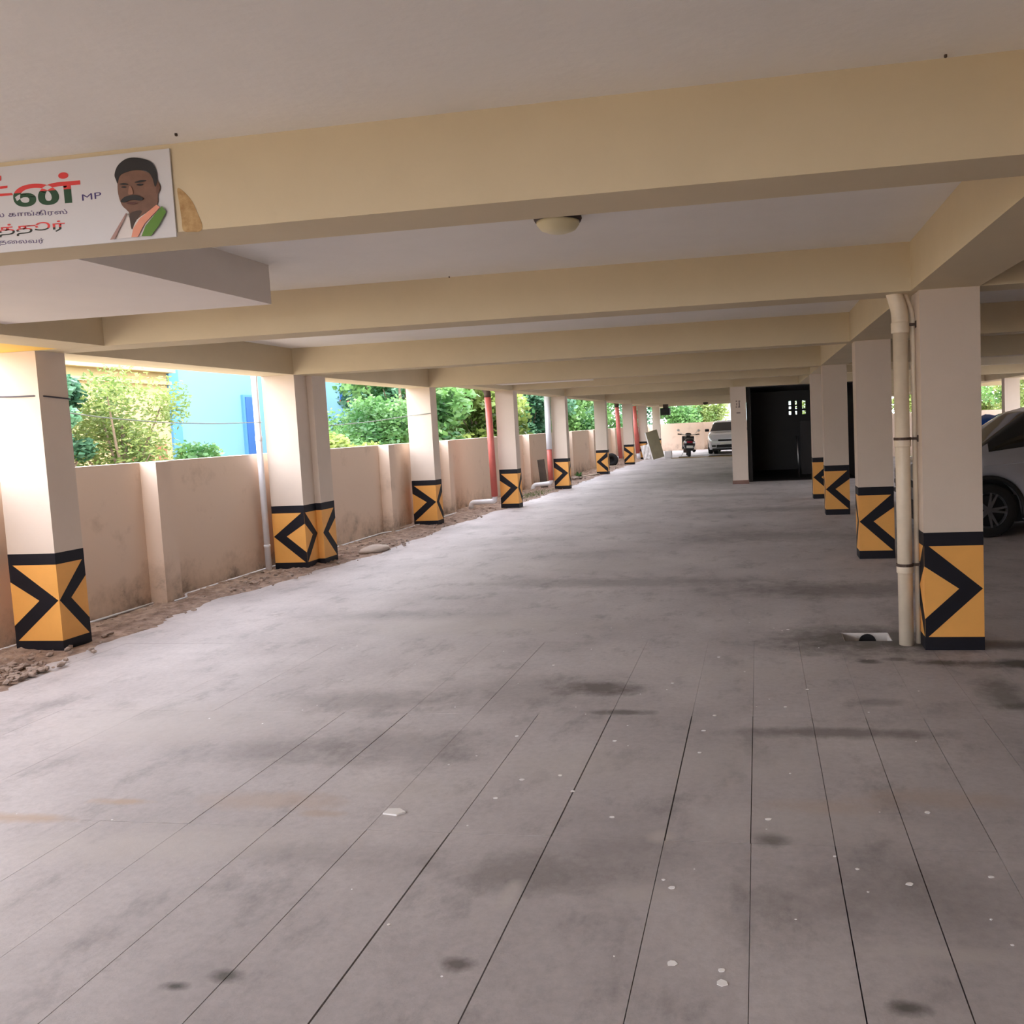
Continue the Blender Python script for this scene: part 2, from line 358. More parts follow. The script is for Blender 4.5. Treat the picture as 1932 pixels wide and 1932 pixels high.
# ------------------------------------------------------------------ boundary walls
WX, WH = -6.067, 1.439
bm = B(); box(bm, WX-.15, WX, -4.5, 47, -.05, WH)
for y in (2.2, 7.53, 12.9, 15.56, 21.42, 26.6, 30.2, 34.9, 39.5): box(bm, WX-.001, WX+.18, y, y+.23, -.05, WH-.002)
struct('wall_left', bm, 'wall')
bm = B(); box(bm, WX-.15, 9.2, 47, 47.15, -.05, 1.5); 
for x in (-3.2, 0, 3): box(bm, x, x+.25, 46.9, 47.01, -.05, 1.498)
struct('wall_back', bm, 'wall')
bm = B(); box(bm, 9.1, 9.25, -4.5, 13, -.05, TOP); box(bm, 9.1, 9.25, 13, 40, -.05, 1.45); box(bm, 9.1, 9.25, 40, 47, -.05, TOP); struct('wall_right', bm, 'wall')  # far stretch raised to full height to keep light off the end wall
bm = B(); box(bm, -1.9, 9.1, -4.65, -4.5, -.05, TOP); struct('wall_front_unseen', bm, 'wall')  # unseen wall behind the camera, added and sized to cut light from behind
bm = B(); box(bm, 1.6, 9.1, 31.5, 31.65, -.01, 1.5); struct('wall_divider', bm, 'wall')
# thin pipe along the foot of the wall
for nm, pts, lab in (('wall_pipe', [(-6.03, -3, .03), (-6.03, 5.2, .03), (-6.03, 7.50, .03)], 'thin white pipe lying along the wall foot left of the first pilaster'),
                ('wall_pipe', [(-5.86, 7.6, .03), (-5.86, 7.78, .03), (-6.0, 7.95, .03), (-6.03, 9.5, .03), (-6.03, 12.8, .03), (-5.85, 13.0, .03), (-5.85, 15.7, .03)], 'thin white pipe lying along the wall foot right of the first pilaster')):
    b = B(); tube(b, bend(pts, .05), .012, 8); tag(obj(nm, b, 'whitepvc', smooth=True), lab, 'pipe', 'thin pipes along the wall foot')

# dirt strip beside the wall (irregular edge lies over the slab edge)
ed = [(-4.5,-4.95),(3,-4.95),(4.8,-5.09),(5.94,-5.33),(7.8,-5.5),(9.6,-5.27),(11,-5.12),(13.8,-5.22),(16.5,-5.12),(20,-5.0),(24,-4.98),(30,-5.0),(36,-4.95),(41,-5.0)]
ny, nx = 900, 22; yy = np.linspace(-4.5, 41, ny); V = []; Fc = []
e_x = np.interp(yy, [a for a, b in ed], [b for a, b in ed]) + .04*np.sin(yy*3.1)+.03*np.sin(yy*7.7+1)+.015*rng.standard_normal(ny)
rz = rng.random((ny, nx))
for i in range(ny):
    for j in range(nx):
        t = j/(nx-1); x = (WX-.02)*(1-t)+e_x[i]*t
        hgt = .018+.01*math.sin(yy[i]*2.3+x*5)+.022*rz[i, j]**3; hgt *= min(1, (1-t)*3.5)
        V.append((x, yy[i], hgt-.001-.004*(t > .99)))
for i in range(ny-1):
    for j in range(nx-1): a = i*nx+j; Fc.append((a, a+1, a+nx+1, a+nx))
me = bpy.data.meshes.new('dirt'); me.from_pydata(V, [], Fc); o = link('dirt_strip', me, None, 'dirt')
o['kind'] = 'structure'
def rock(bm, x, y, z, r, fl=.6):
    t = B(); bmesh.ops.create_icosphere(t, subdivisions=1, radius=r)
    for v in t.verts: v.co = v.co*random.uniform(.7, 1.25)
    merge(bm, t, Matrix.Translation((x,y,z)) @ Matrix.Rotation(random.random()*6, 4, 'Z') @ Matrix.Diagonal((1, random.uniform(.6,1), fl, 1)))
bm = B()
for _ in range(900):
    y = random.choice((random.uniform(2.5, 6), random.uniform(5.9, 16), random.uniform(8, 13), random.uniform(16, 36)))
    ex = np.interp(y, [a for a, b in ed], [b for a, b in ed])
    x = random.uniform(-5.98, ex-.03) if random.random() < .9 else ex+random.uniform(-.05, .12); r = random.choice((.006, .009, .012, .018, .028))
    rock(bm, x, y, .018+r*.2, r)
for _ in range(260): rock(bm, random.uniform(-5.6, -5.12), random.uniform(4.3, 5.4), .025, random.uniform(.012, .035))
o = obj('rubble', bm, 'stone'); tag(o, 'loose crumbled stones scattered over the brown dirt strip by the wall', 'rubble', kind='stuff')
bm = B(); t = B(); bmesh.ops.create_icosphere(t, subdivisions=3, radius=1)
for v in t.verts: v.co *= 1+.12*math.sin(v.co.x*4)*math.cos(v.co.y*5+1)
merge(bm, t, Matrix.Translation((-5.3, 10.95, .03)) @ Matrix.Diagonal((.17, .3, .055, 1)))
tag(obj('cement_lump', bm, mat('pale_cement', srgb(190, 176, 164), .9, var=.15, scale=8), smooth=True), 'smooth pale cement lump on the dirt just beyond the double column', 'cement lump')

# ------------------------------------------------------------------ columns
YB, YT = .088, .700; BT = .790
CHEV = [(0, 1.0), (.08, 1.0), (.985, .53), (.05, 0.0), (0, 0.0), (0, .2), (.585, .53), (0, .78)]
def chevron(bm, o, ax, w, flip, d=.0012):
    P = [((1-a if flip else a)*w, YB+b*(YT-YB)) for a, b in CHEV]
    if flip: P = P[::-1]
    prism(bm, P, d, o, ax, Vector((0,0,1)))
def column(x0, x1, y, d, faces, label, h=HB, base_m='black', group='striped parking columns', lower=0.0, extra=None):
    r = empty('concrete_column', (x0, y, 0)); w = x1-x0
    b = B(); box(b, 0, w, 0, d, BT, h)
    if extra: box(b, extra[0], w+extra[1], d-.001, d+extra[2], BT, h)
    obj('shaft', b, 'column', r)
    def shell(z0, z1, g):
        bb = B(); box(bb, -g, w+g, -g, d+g, z0, z1)
        if extra: box(bb, extra[0]-g, w+extra[1]+g, d-.001+g, d+extra[2]+g, z0, z1)
        return bb
    obj('painted_panel', shell(YB, YT, .001), 'yellow', r)
    obj('top_stripe', shell(YT, BT, .0015), 'black', r); obj('base_stripe', shell(-.04, YB, .002), base_m, r)
    for f, flip in faces:
        b = B()
        if f == 'front': chevron(b, Vector((0, -.001, 0)), Vector((1,0,0)), w, flip)
        if f == 'right': chevron(b, Vector((w+.001, 0, 0)), Vector((0,1,0)), d, flip)
        if f == 'left': chevron(b, Vector((-.001, d, 0)), Vector((0,-1,0)), d, flip)
        if f == 'extra': chevron(b, Vector((w+extra[1]+.001, d, 0)), Vector((0,1,0)), extra[2], flip)
        obj('chevron_mark', b, 'black', r)
    tag(r, label, 'column', group)
    return r
wL, wM = .427, .377
column(XL-wL, XL, YS[0], BD, (('front', 0), ('right', 1)), 'tall cream column with black chevron band, nearest one on the left by the wall')
column(XL-wL, XL, YS[1], BD, (('front', 1), ('right', 0), ('extra', 1)), 'stepped double column with diamond-like chevrons, second on the left side', extra=(.02, .075, .33))
LN = ['third left column, cream with a right-pointing chevron and no pipe beside it', 'fourth left column, chevron band, standing beside the full-height red pipe',
      'fifth left column, chevron band, beside the pipe that is white above and red below', 'sixth left column with a left-pointing chevron between two bays of greenery',
      'seventh left column, narrow in view, right of the far red pipe', 'eighth left column, half hidden behind the leaning olive board', 'last left column at the far end of the ceiling']
column(XL-wL+.0, XL, YS[2], BD, (('front', 0), ('right', 1)), LN[0])
for i, fl_ in ((3, 0), (4, 0), (5, 1), (6, 0), (7, 1), (8, 0)):
    column(XM-wM, XM, YS[i], BD, (('front', fl_), ('right', 1)), LN[i-2])
RN = ['nearest right column, cream with a bold right-pointing chevron, beside the ivory pipe', 'second right column, left-pointing chevron, partly behind the ivory pipe', 'third right column with a left-pointing chevron, before the dark doorway', 'fourth right column at the right edge of the dark doorway']
column(XR, XR+.373, YS[0], BD, (('front', 0), ('left', 1)), RN[0]); column(XR, XR+.373, YS[1], BD, (('front', 1), ('left', 0)), RN[1])
column(XR-.03, XR+.343, YS[2], BD, (('front', 1), ('left', 0)), RN[2]); column(XR-.05, XR+.32, YS[3], BD, (('front', 1), ('left', 0)), RN[3])
b = B(); box(b, 6.75, 7.15, 25, 25.3, -.001, HB+.001); tag(obj('concrete_column', b, 'column'), 'plain cream column far off on the right, beyond the silver car', 'column')
b = B(); box(b, 7.9, 8.0, 31.3, 31.4, -.001, HB+.001); 
# pier beside the dark doorway
r = empty('wall_pier', (-.655, 21.0, 0)); b = B(); box(b, 0, .375, 0, .272, .09, HB+.001); obj('shaft', b, 'column', r)
b = B(); box(b, -.012, .387, -.012, .272, -.001, .09); obj('skirting', b, 'brown', r)
sten = mat('faded_grey_stencil', srgb(120, 108, 102), .7)
for (u0_, v0_, u1_, v1_) in ((1388.5,757,1390.5,757),(1393.5,757,1396,757),(1389.5,761.5,1390.5,764),(1394,760,1395.5,766),(1388.5,768,1390.5,768),(1393,768,1396,768),(1390,779,1396.5,779)):
    b = B(); A_, C_ = on(u0_, v0_-1, y=21), on(u1_, v1_+1, y=21); box(b, A_.x+.655-.006, C_.x+.655+.006, -.002, .001, C_.z, A_.z)
    obj('stencil_mark', b, sten, r)
tag(r, 'plain cream pier with grey stencil marks and brown skirting left of the dark doorway', 'pier')

# ------------------------------------------------------------------ dark stair lobby
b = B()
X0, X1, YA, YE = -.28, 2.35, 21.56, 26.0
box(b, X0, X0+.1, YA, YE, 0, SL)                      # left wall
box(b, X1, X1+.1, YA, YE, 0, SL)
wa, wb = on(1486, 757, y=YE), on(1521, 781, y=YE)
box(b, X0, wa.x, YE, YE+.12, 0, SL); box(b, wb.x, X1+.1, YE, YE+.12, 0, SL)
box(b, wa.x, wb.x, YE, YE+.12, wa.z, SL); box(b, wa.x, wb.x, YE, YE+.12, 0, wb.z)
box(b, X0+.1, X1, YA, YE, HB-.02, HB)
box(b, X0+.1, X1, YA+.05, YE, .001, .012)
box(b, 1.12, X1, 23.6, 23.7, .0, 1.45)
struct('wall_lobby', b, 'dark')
r = empty('window_grille', (wa.x, YE, wb.z)); ww, hh = wb.x-wa.x, wa.z-wb.z
b = B()
for t in (0, .2, .32, .52, .6, .72, 1.0): box(b, t*ww-.012, t*ww+.03*(1+(t*7) % 1.6), .02, .05, 0, hh)
obj('bars', b, 'dark', r)
b = B(); box(b, 0, ww, .015, .055, hh*.26, hh*.42); box(b, 0, ww*.7, .015, .055, hh*.6, hh*.72); obj('rails', b, 'dark', r)
tag(r, 'small barred window glowing green and white deep in the dark lobby', 'window grille')
A_, C_ = on(1503, 822, y=22.6), on(1508, 888, y=22.6); b = B(); tube(b, [A_, (C_.x, C_.y, .0)], .02, 10)
tag(obj('steel_post', b, 'steel', smooth=True), 'slim steel post standing inside the dark doorway', 'post')

# ------------------------------------------------------------------ pipes
def pipe(name, segs, label, group=None, elbow=None, rings=()):
    """segs: (part name, points, radius, material, bend)"""
    r = empty(name, segs[0][1][0])
    o0 = Vector(segs[0][1][0])
    for nm, pts, rad, mm, bd in segs:
        b = B(); tube(b, bend([Vector(p)-o0 for p in pts], bd) if len(pts) > 2 else [Vector(p)-o0 for p in pts], rad, 18); obj(nm, b, mm, r, True)
    for (x, y, z, rad, h, mm) in rings:
        b = B(); lathe(b, [(rad, 0), (rad+.002, .005), (rad+.002, h-.005), (rad, h)], (x-o0.x, y-o0.y, z-o0.z), seg=20); obj('coupling', b, mm, r, True)
    tag(r, label, 'pipe', group); return r
PX, PY, PR = .957, 5.97, .049
rp_ = pipe('drain_pipe', [('pipe_run', [(PX, PY, 0), (PX, PY, 2.17)], PR, 'pvc', .1),
                   ('bend_piece', [(PX, PY, 2.16), (PX, PY, 2.26), (PX-.06, PY+.02, 2.5), (PX-.06, PY+.02, 2.70)], PR+.006, 'pvc', .12),
                   ('branch', [(PX+.085, PY+.03, .0), (PX+.085, PY+.03, 2.26), (PX+.02, PY+.03, 2.42), (PX+.02, PY+.03, 2.7)], .017, 'pvc', .06)],
     'ivory waste pipe running floor to ceiling beside the nearest right column', rings=((PX, PY, 1.36, PR+.005, .05, 'pvc'), (PX, PY, .5, PR+.005, .05, 'pvc'), (PX, PY, 2.12, PR+.008, .07, 'pvc')))
for z in (2.165, 1.405, .545):
    b = B(); lathe(b, [(PR+.009, 0), (PR+.009, .018)], (0, 0, z), seg=20); box(b, PR, .115, -.012, .012, z, z+.016); box(b, .098, .103, -.03, .03, z-.015, z+.03); obj('wall_clamp', b, 'iron', rp_)
pipe('drain_pipe', [('pipe_run', [(-5.975, 9.46, 0), (-5.975, 9.46, 2.378)], .036, 'whitepvc', .1)], 'slim whitish pipe on the left edge of the stepped double column', rings=((-5.975, 9.46, .30, .038, .03, 'whitepvc'), (-5.975, 9.46, 1.6, .038, .06, 'whitepvc')))
pipe('rain_pipe', [('pipe_run', [(-5.30, 16.45, .26), (-5.33, 16.45, 2.30)], .066, 'redpvc', .1), ('top_elbow', [(-5.33, 16.45, 2.26), (-5.33, 16.45, 2.36), (-5.40, 16.45, 2.47)], .07, 'iron', .05),
                   ('outlet', [(-5.30, 16.45, .30), (-5.30, 16.45, .165), (-5.80, 16.45, .15), (-5.82, 16.45, .0)], .052, 'whitepvc', .09)], 'full-height faded red pipe with white foot, nearest of the red ones', 'red rain pipes')
pipe('rain_pipe', [('pipe_run', [(-5.295, 21.15, .25), (-5.295, 21.15, 1.05)], .066, 'redpvc', .1), ('upper_run', [(-5.295, 21.15, 1.04), (-5.285, 21.15, 2.44)], .075, 'whitepvc', .1),
                   ('outlet', [(-5.295, 21.15, .30), (-5.295, 21.15, .17), (-5.75, 21.15, .14), (-5.80, 21.15, .0)], .055, 'whitepvc', .09)], 'pipe that is white above and red below, left of the fifth left column', 'red rain pipes')
pipe('rain_pipe', [('pipe_run', [(-5.36, 32.8, .26), (-5.42, 32.8, 2.33)], .085, 'redpvc', .1), ('top_elbow', [(-5.42, 32.8, 2.26), (-5.42, 32.8, 2.4), (-5.50, 32.8, 2.5)], .09, 'iron', .05),
                   ('outlet', [(-5.36, 32.8, .30), (-5.85, 32.8, .29), (-5.9, 32.8, .0)], .06, 'whitepvc', .09)], 'red pipe second from the far end, left of the seventh left column', 'red rain pipes')
pipe('rain_pipe', [('pipe_run', [(-5.27, 37.1, .28), (-5.37, 37.1, 2.37)], .10, 'redpvc', .1), ('outlet', [(-5.26, 37.1, .34), (-5.25, 37.1, .0)], .09, 'whitepvc', .1)], 'thickest-looking red pipe, farthest of them, before the eighth left column', 'red rain pipes')

# cables strung between the left columns
def cable(pts, r, m, label):
    b = B(); tube(b, bend(pts, .3, 4), r, 6); tag(obj('cable', b, m, smooth=True), label, 'cable', 'cables strung along the left columns')
cable([(-6.0, 2.0, 2.06), (-5.945, 5.80, 2.04), (-5.70, 5.815, 2.03), (-5.503, 5.818, 2.03), (-5.503, 6.12, 2.01)], .006, 'cable', 'dark cable wrapped round the upper part of the nearest left column')
cable([(-5.92, 6.12, 1.97), (-5.92, 6.9, 1.88), (-5.93, 7.7, 1.83), (-5.93, 8.6, 1.81), (-5.94, 9.5, 1.825)], .005, 'greycable', 'pale cable sagging across the opening left of the double column')
cable([(-5.9, 10.2, 1.76), (-5.9, 11.2, 1.77), (-5.93, 12.5, 1.82), (-5.95, 13.84, 1.905), (-5.51, 13.84, 1.935)], .006, 'greycable', 'pale cable rising across the opening right of the double column')

# floor drain pit
a_, b_, c_, d_ = PIT; bm = B()
box(bm, a_-.01, a_+.006, c_-.01, d_+.02, -.22, -.003); box(bm, b_-.006, b_+.01, c_-.01, d_+.02, -.22, -.003)
box(bm, a_, b_, d_-.004, d_+.02, -.22, -.002); box(bm, a_, b_, c_-.02, c_+.004, -.22, -.002); box(bm, a_, b_, c_, d_, -.24, -.2)
r = empty('floor_drain', (0, 0, 0)); obj('pit_wall', bm, mat('pale_cement_render', srgb(206, 202, 198), .8, var=.1), r)
bm = B(); tube(bm, [((a_+b_)/2+.02, d_-.012, -.07), ((a_+b_)/2+.02, d_+.01, -.07)], .062, 20); obj('outlet_hole', bm, 'trimblack', r)
tag(r, 'open rectangular drain pit in the floor at the foot of the ivory pipe', 'drain')

# ------------------------------------------------------------------ ceiling lamp, small ceiling fixtures
r = empty('ceiling_lamp', (-.985, 4.37, SL))
b = B(); lathe(b, [(.12, 0), (.125, -.02), (.118, -.035)], (0,0,0)); obj('base_plate', b, 'iron', r, True)
b = B(); lathe(b, [(.112, -.032), (.11, -.05), (.09, -.075), (.05, -.09), (.01, -.094)], (0,0,0)); obj('diffuser', b, 'lamp', r, True)
tag(r, 'round cream bulkhead lamp on the slab just behind the nearest beam', 'ceiling lamp')
r = empty('security_camera', (on(1255, 757, y=37.35).x, 37.36, HB-.05))
b = B(); box(b, -.1, .12, -.1, .1, -.12, .05); obj('bracket', b, 'iron', r)
b = B(); bbox(b, -.22, .2, -.2, .15, -.42, -.12, bev=.04); obj('housing', b, 'trimblack', r)
tag(r, 'small dark box fixture hanging under the far end beam', 'ceiling fixture')
p = on(1331, 752, y=37.2); b = B(); lathe(b, [(.1, .0), (.12, -.03), (.08, -.1)], (p.x, p.y, HB)); tag(obj('ceiling_fixture', b, 'iron'), 'tiny dark round fixture under the far beam, right of the hanging box', 'ceiling fixture')
# small dark fixing points left in the slab
for k, (u, v, lab) in enumerate(((332, 252, 'small dark nail in the slab above the banner corner'), (1780, 111, 'small dark nail in the slab at the top right'), (857, 526, 'small dark nail where the slab meets the second beam'))):
    p = on(u, v, z=SL); b = B(); lathe(b, [(.005, 0), (.005, -.007), (.003, -.009)], (p.x, min(p.y, 2.85) if k < 2 else 5.8, SL), seg=8); tag(obj('ceiling_nail', b, 'iron'), lab, 'nail')

# ------------------------------------------------------------------ banner on the near beam
BY = 2.875
BX1 = on(322, 285, y=BY).x; BZ0, BZ1 = 2.358, 2.672; BX0 = -3.75
ban = empty('banner', (0, BY-.008, 0))
b = B(); box(b, BX0, BX1, 0, .006, BZ0, BZ1); obj('sheet', b, mat('white_banner_print', srgb(204, 204, 208), .4), ban)
def bp2(u, v): q = on(u, v, y=BY-.008); return (q.x, q.z)
layer = [0]
def flat(name, polys, m, d=.0006):
    if len(polys) > 1:
        for q in polys: k = flat(name, [q], m, d)
        return k
    layer[0] += 1; off = -.0004*layer[0]; bm = B()
    for poly in polys:
        pts = [bp2(*q) for q in poly]; t = B(); vs = [t.verts.new((x, off, z)) for x, z in pts]; t.faces.new(vs)
        bmesh.ops.triangulate(t, faces=t.faces[:]); ex = bmesh.ops.extrude_face_region(t, geom=t.faces[:])
        bmesh.ops.translate(t, vec=(0, d, 0), verts=[v for v in ex['geom'] if isinstance(v, bmesh.types.BMVert)]); merge(bm, t)
    return obj(name, bm, m, ban)
inkred = mat('banner_red_ink', srgb(214, 60, 60), .4); inkgreen = mat('banner_dark_green_ink', srgb(16, 66, 38), .4)
inkpur = mat('banner_violet_ink', srgb(62, 48, 110), .4); inkblk = mat('banner_black_ink', srgb(28, 36, 34), .4); inkviolet = mat('banner_grey_violet_ink', srgb(92, 80, 120), .4)
def cz(pts):  # catmull smoothing of a closed outline
    n = len(pts); out = []
    for i in range(n):
        p0, p1, p2, p3 = [Vector((*pts[(i+k-1) % n], 0)) for k in range(4)]
        for t in (0, .25, .5, .75):
            q = .5*((2*p1)+(-p0+p2)*t+(2*p0-5*p1+4*p2-p3)*t*t+(-p0+3*p1-3*p2+p3)*t**3); out.append((q.x, q.y))
    return out
Z = lambda L_: [(x/4.83, 270+y/4.83) for x, y in L_]
def text(name, s, u0_, u1_, vtop, vbot, m, split=None, bold=0, up=None):
    """text fitted to a measured strip of the banner; split = second material below mid height"""
    cu = bpy.data.curves.new('t', 'FONT'); cu.body = s; cu.size = 1; cu.offset = bold; cu.resolution_u = 3
    to = bpy.data.objects.new('t', cu); COL.objects.link(to); dg = bpy.context.evaluated_depsgraph_get()
    tm = bpy.data.meshes.new_from_object(to.evaluated_get(dg)); bpy.data.objects.remove(to)
    if not len(tm.vertices): return None
    co = np.array([v.co[:] for v in tm.vertices]); lo, hi = co.min(0), co.max(0); w = hi-lo
    A0, A1 = bp2(u0_, vbot[0]), bp2(u0_, vtop[0]); B0, B1 = bp2(u1_, vbot[1]), bp2(u1_, vtop[1])
    layer[0] += 1
    halves = [(m, None)] if split is None else [(m, 1), (split, -1)]
    for mm, sgn in halves:
        bm = B(); bm.from_mesh(tm)
        for v in bm.verts:
            s_, t_ = (v.co.x-lo[0])/w[0], (v.co.y-lo[1])/w[1]; x = A0[0]+(B0[0]-A0[0])*s_
            z = (A0[1]+(A1[1]-A0[1])*t_)*(1-s_)+(B0[1]+(B1[1]-B0[1])*t_)*s_; v.co = (s_, t_, 0)
        if sgn:
            bmesh.ops.bisect_plane(bm, geom=bm.verts[:]+bm.edges[:]+bm.faces[:], plane_co=(0, .46, 0), plane_no=(0, sgn, 0), clear_inner=True)
        for v in bm.verts:
            s_, t_ = v.co.x, v.co.y; x = A0[0]+(B0[0]-A0[0])*s_
            z = (A0[1]+(A1[1]-A0[1])*t_)*(1-s_)+(B0[1]+(B1[1]-B0[1])*t_)*s_; v.co = (x, -.0006, z)
        if len(bm.faces): obj(name, bm, mm, ban)
text('large_lettering', 'ன்', 27, 155, (333, 322), (392, 382), inkred, inkgreen, .022)
flat('large_lettering', [Z([(0,395),(70,388),(68,410),(0,418)]), Z([(0,462),(110,455),(120,475),(0,485)]), Z([(0,300),(12,298),(12,342),(0,345)])], inkred)
text('office_lettering', 'MP', 155.5, 192, (367, 362), (379, 374), inkpur, bold=0)
text('small_lettering', 'மாநில காங்கிரஸ்', -60, 128, (402, 394), (417, 407), inkviolet, bold=.012)
text('name_word', 'புத்தூர்', -50, 124, (427, 415), (452, 438), inkred, inkblk, .015)
text('small_lettering', 'மாவட்டத் தைலவர்', -90, 84, (455, 449), (467, 461), inkviolet, bold=.012)
skin = mat('printed_skin', srgb(122, 88, 72), .5, var=.25, scale=20); hair = mat('printed_black_hair', srgb(24, 24, 28), .5); shirt = mat('printed_white_shirt', srgb(214, 208, 206), .5)
flat('portrait_shirt', [Z([(1170,640),(1120,700),(1060,800),(1020,880),(1215,860),(1330,850),(1400,840),(1480,700),(1440,590),(1300,660),(1210,740)])], shirt)
flat('portrait_face', [cz(Z([(1085,260),(1240,240),(1400,290),(1452,360),(1468,410),(1445,470),(1438,560),(1330,640),(1230,720),(1205,780),(1190,700),(1180,630),(1120,570),(1085,470),(1078,370)]))], skin)
flat('portrait_neck_shade', [cz(Z([(1195,640),(1300,620),(1240,720),(1210,790),(1196,720)]))], mat('printed_neck', srgb(62, 46, 40), .5))
flat('portrait_hair', [cz(Z([(1052,290),(1080,210),(1150,150),(1230,135),(1330,150),(1400,190),(1432,260),(1440,350),(1420,400),(1400,330),(1350,262),(1240,250),(1140,275),(1095,310),(1080,370),(1066,340)]))], hair)
flat('portrait_ear', [cz(Z([(1445,360),(1468,400),(1455,455),(1435,465),(1432,400)]))], mat('printed_ear', srgb(100, 66, 52), .5))
flat('portrait_brow', [cz(Z([(1098,378),(1140,366),(1178,380),(1140,384)])), cz(Z([(1235,362),(1290,342),(1345,345),(1290,362)]))], hair)
flat('portrait_eye', [cz(Z([(1115,405),(1140,397),(1165,405),(1140,414)])), cz(Z([(1255,385),(1285,374),(1318,380),(1285,392)]))], hair)
flat('portrait_nose', [cz(Z([(1190,400),(1208,402),(1225,460),(1205,472),(1180,466)]))], mat('printed_nose', srgb(150, 108, 88), .5))
flat('portrait_moustache', [cz(Z([(1112,535),(1150,495),(1210,480),(1270,482),(1318,510),(1290,528),(1215,520),(1150,545)]))], hair)
flat('portrait_lips', [cz(Z([(1165,552),(1215,540),(1262,550),(1215,564)]))], mat('printed_lips', srgb(88, 50, 46), .5))
flat('portrait_stole', [Z([(1440,565),(1470,590),(1330,740),(1270,860),(1212,862),(1230,780),(1290,690)])], mat('printed_salmon', srgb(222, 150, 125), .5))
flat('portrait_stole', [Z([(1490,580),(1528,630),(1460,760),(1390,850),(1305,852),(1340,760),(1420,660)])], mat('printed_green', srgb(84, 130, 40), .5))
flat('portrait_shirt_line', [Z([(1165,640),(1172,650),(1060,880),(1020,885)])], mat('printed_fold', srgb(160, 128, 124), .5))
tag(ban, 'white printed campaign banner with a moustached man and red lettering on the near beam', 'banner')
# water stain drips beside the banner: a torn brown paper corner
b = B(); layer[0] = 0
brown = mat('brown_glue_stain', srgb(150, 112, 66), .7, c2=srgb(190, 160, 112), scale=25)
flat_o = flat('tmp', [cz(Z([(1604,410),(1665,440),(1742,530),(1800,660),(1832,745),(1815,798),(1740,804),(1660,796),(1645,700),(1625,560)]))], brown)
flat_o.name = 'glue_stain'; flat_o.parent = None; flat_o.location = (0, BY-.0008, 0)
tag(flat_o, 'brown glue stain on the beam face just right of the banner', 'stain')
layer[0] = 0

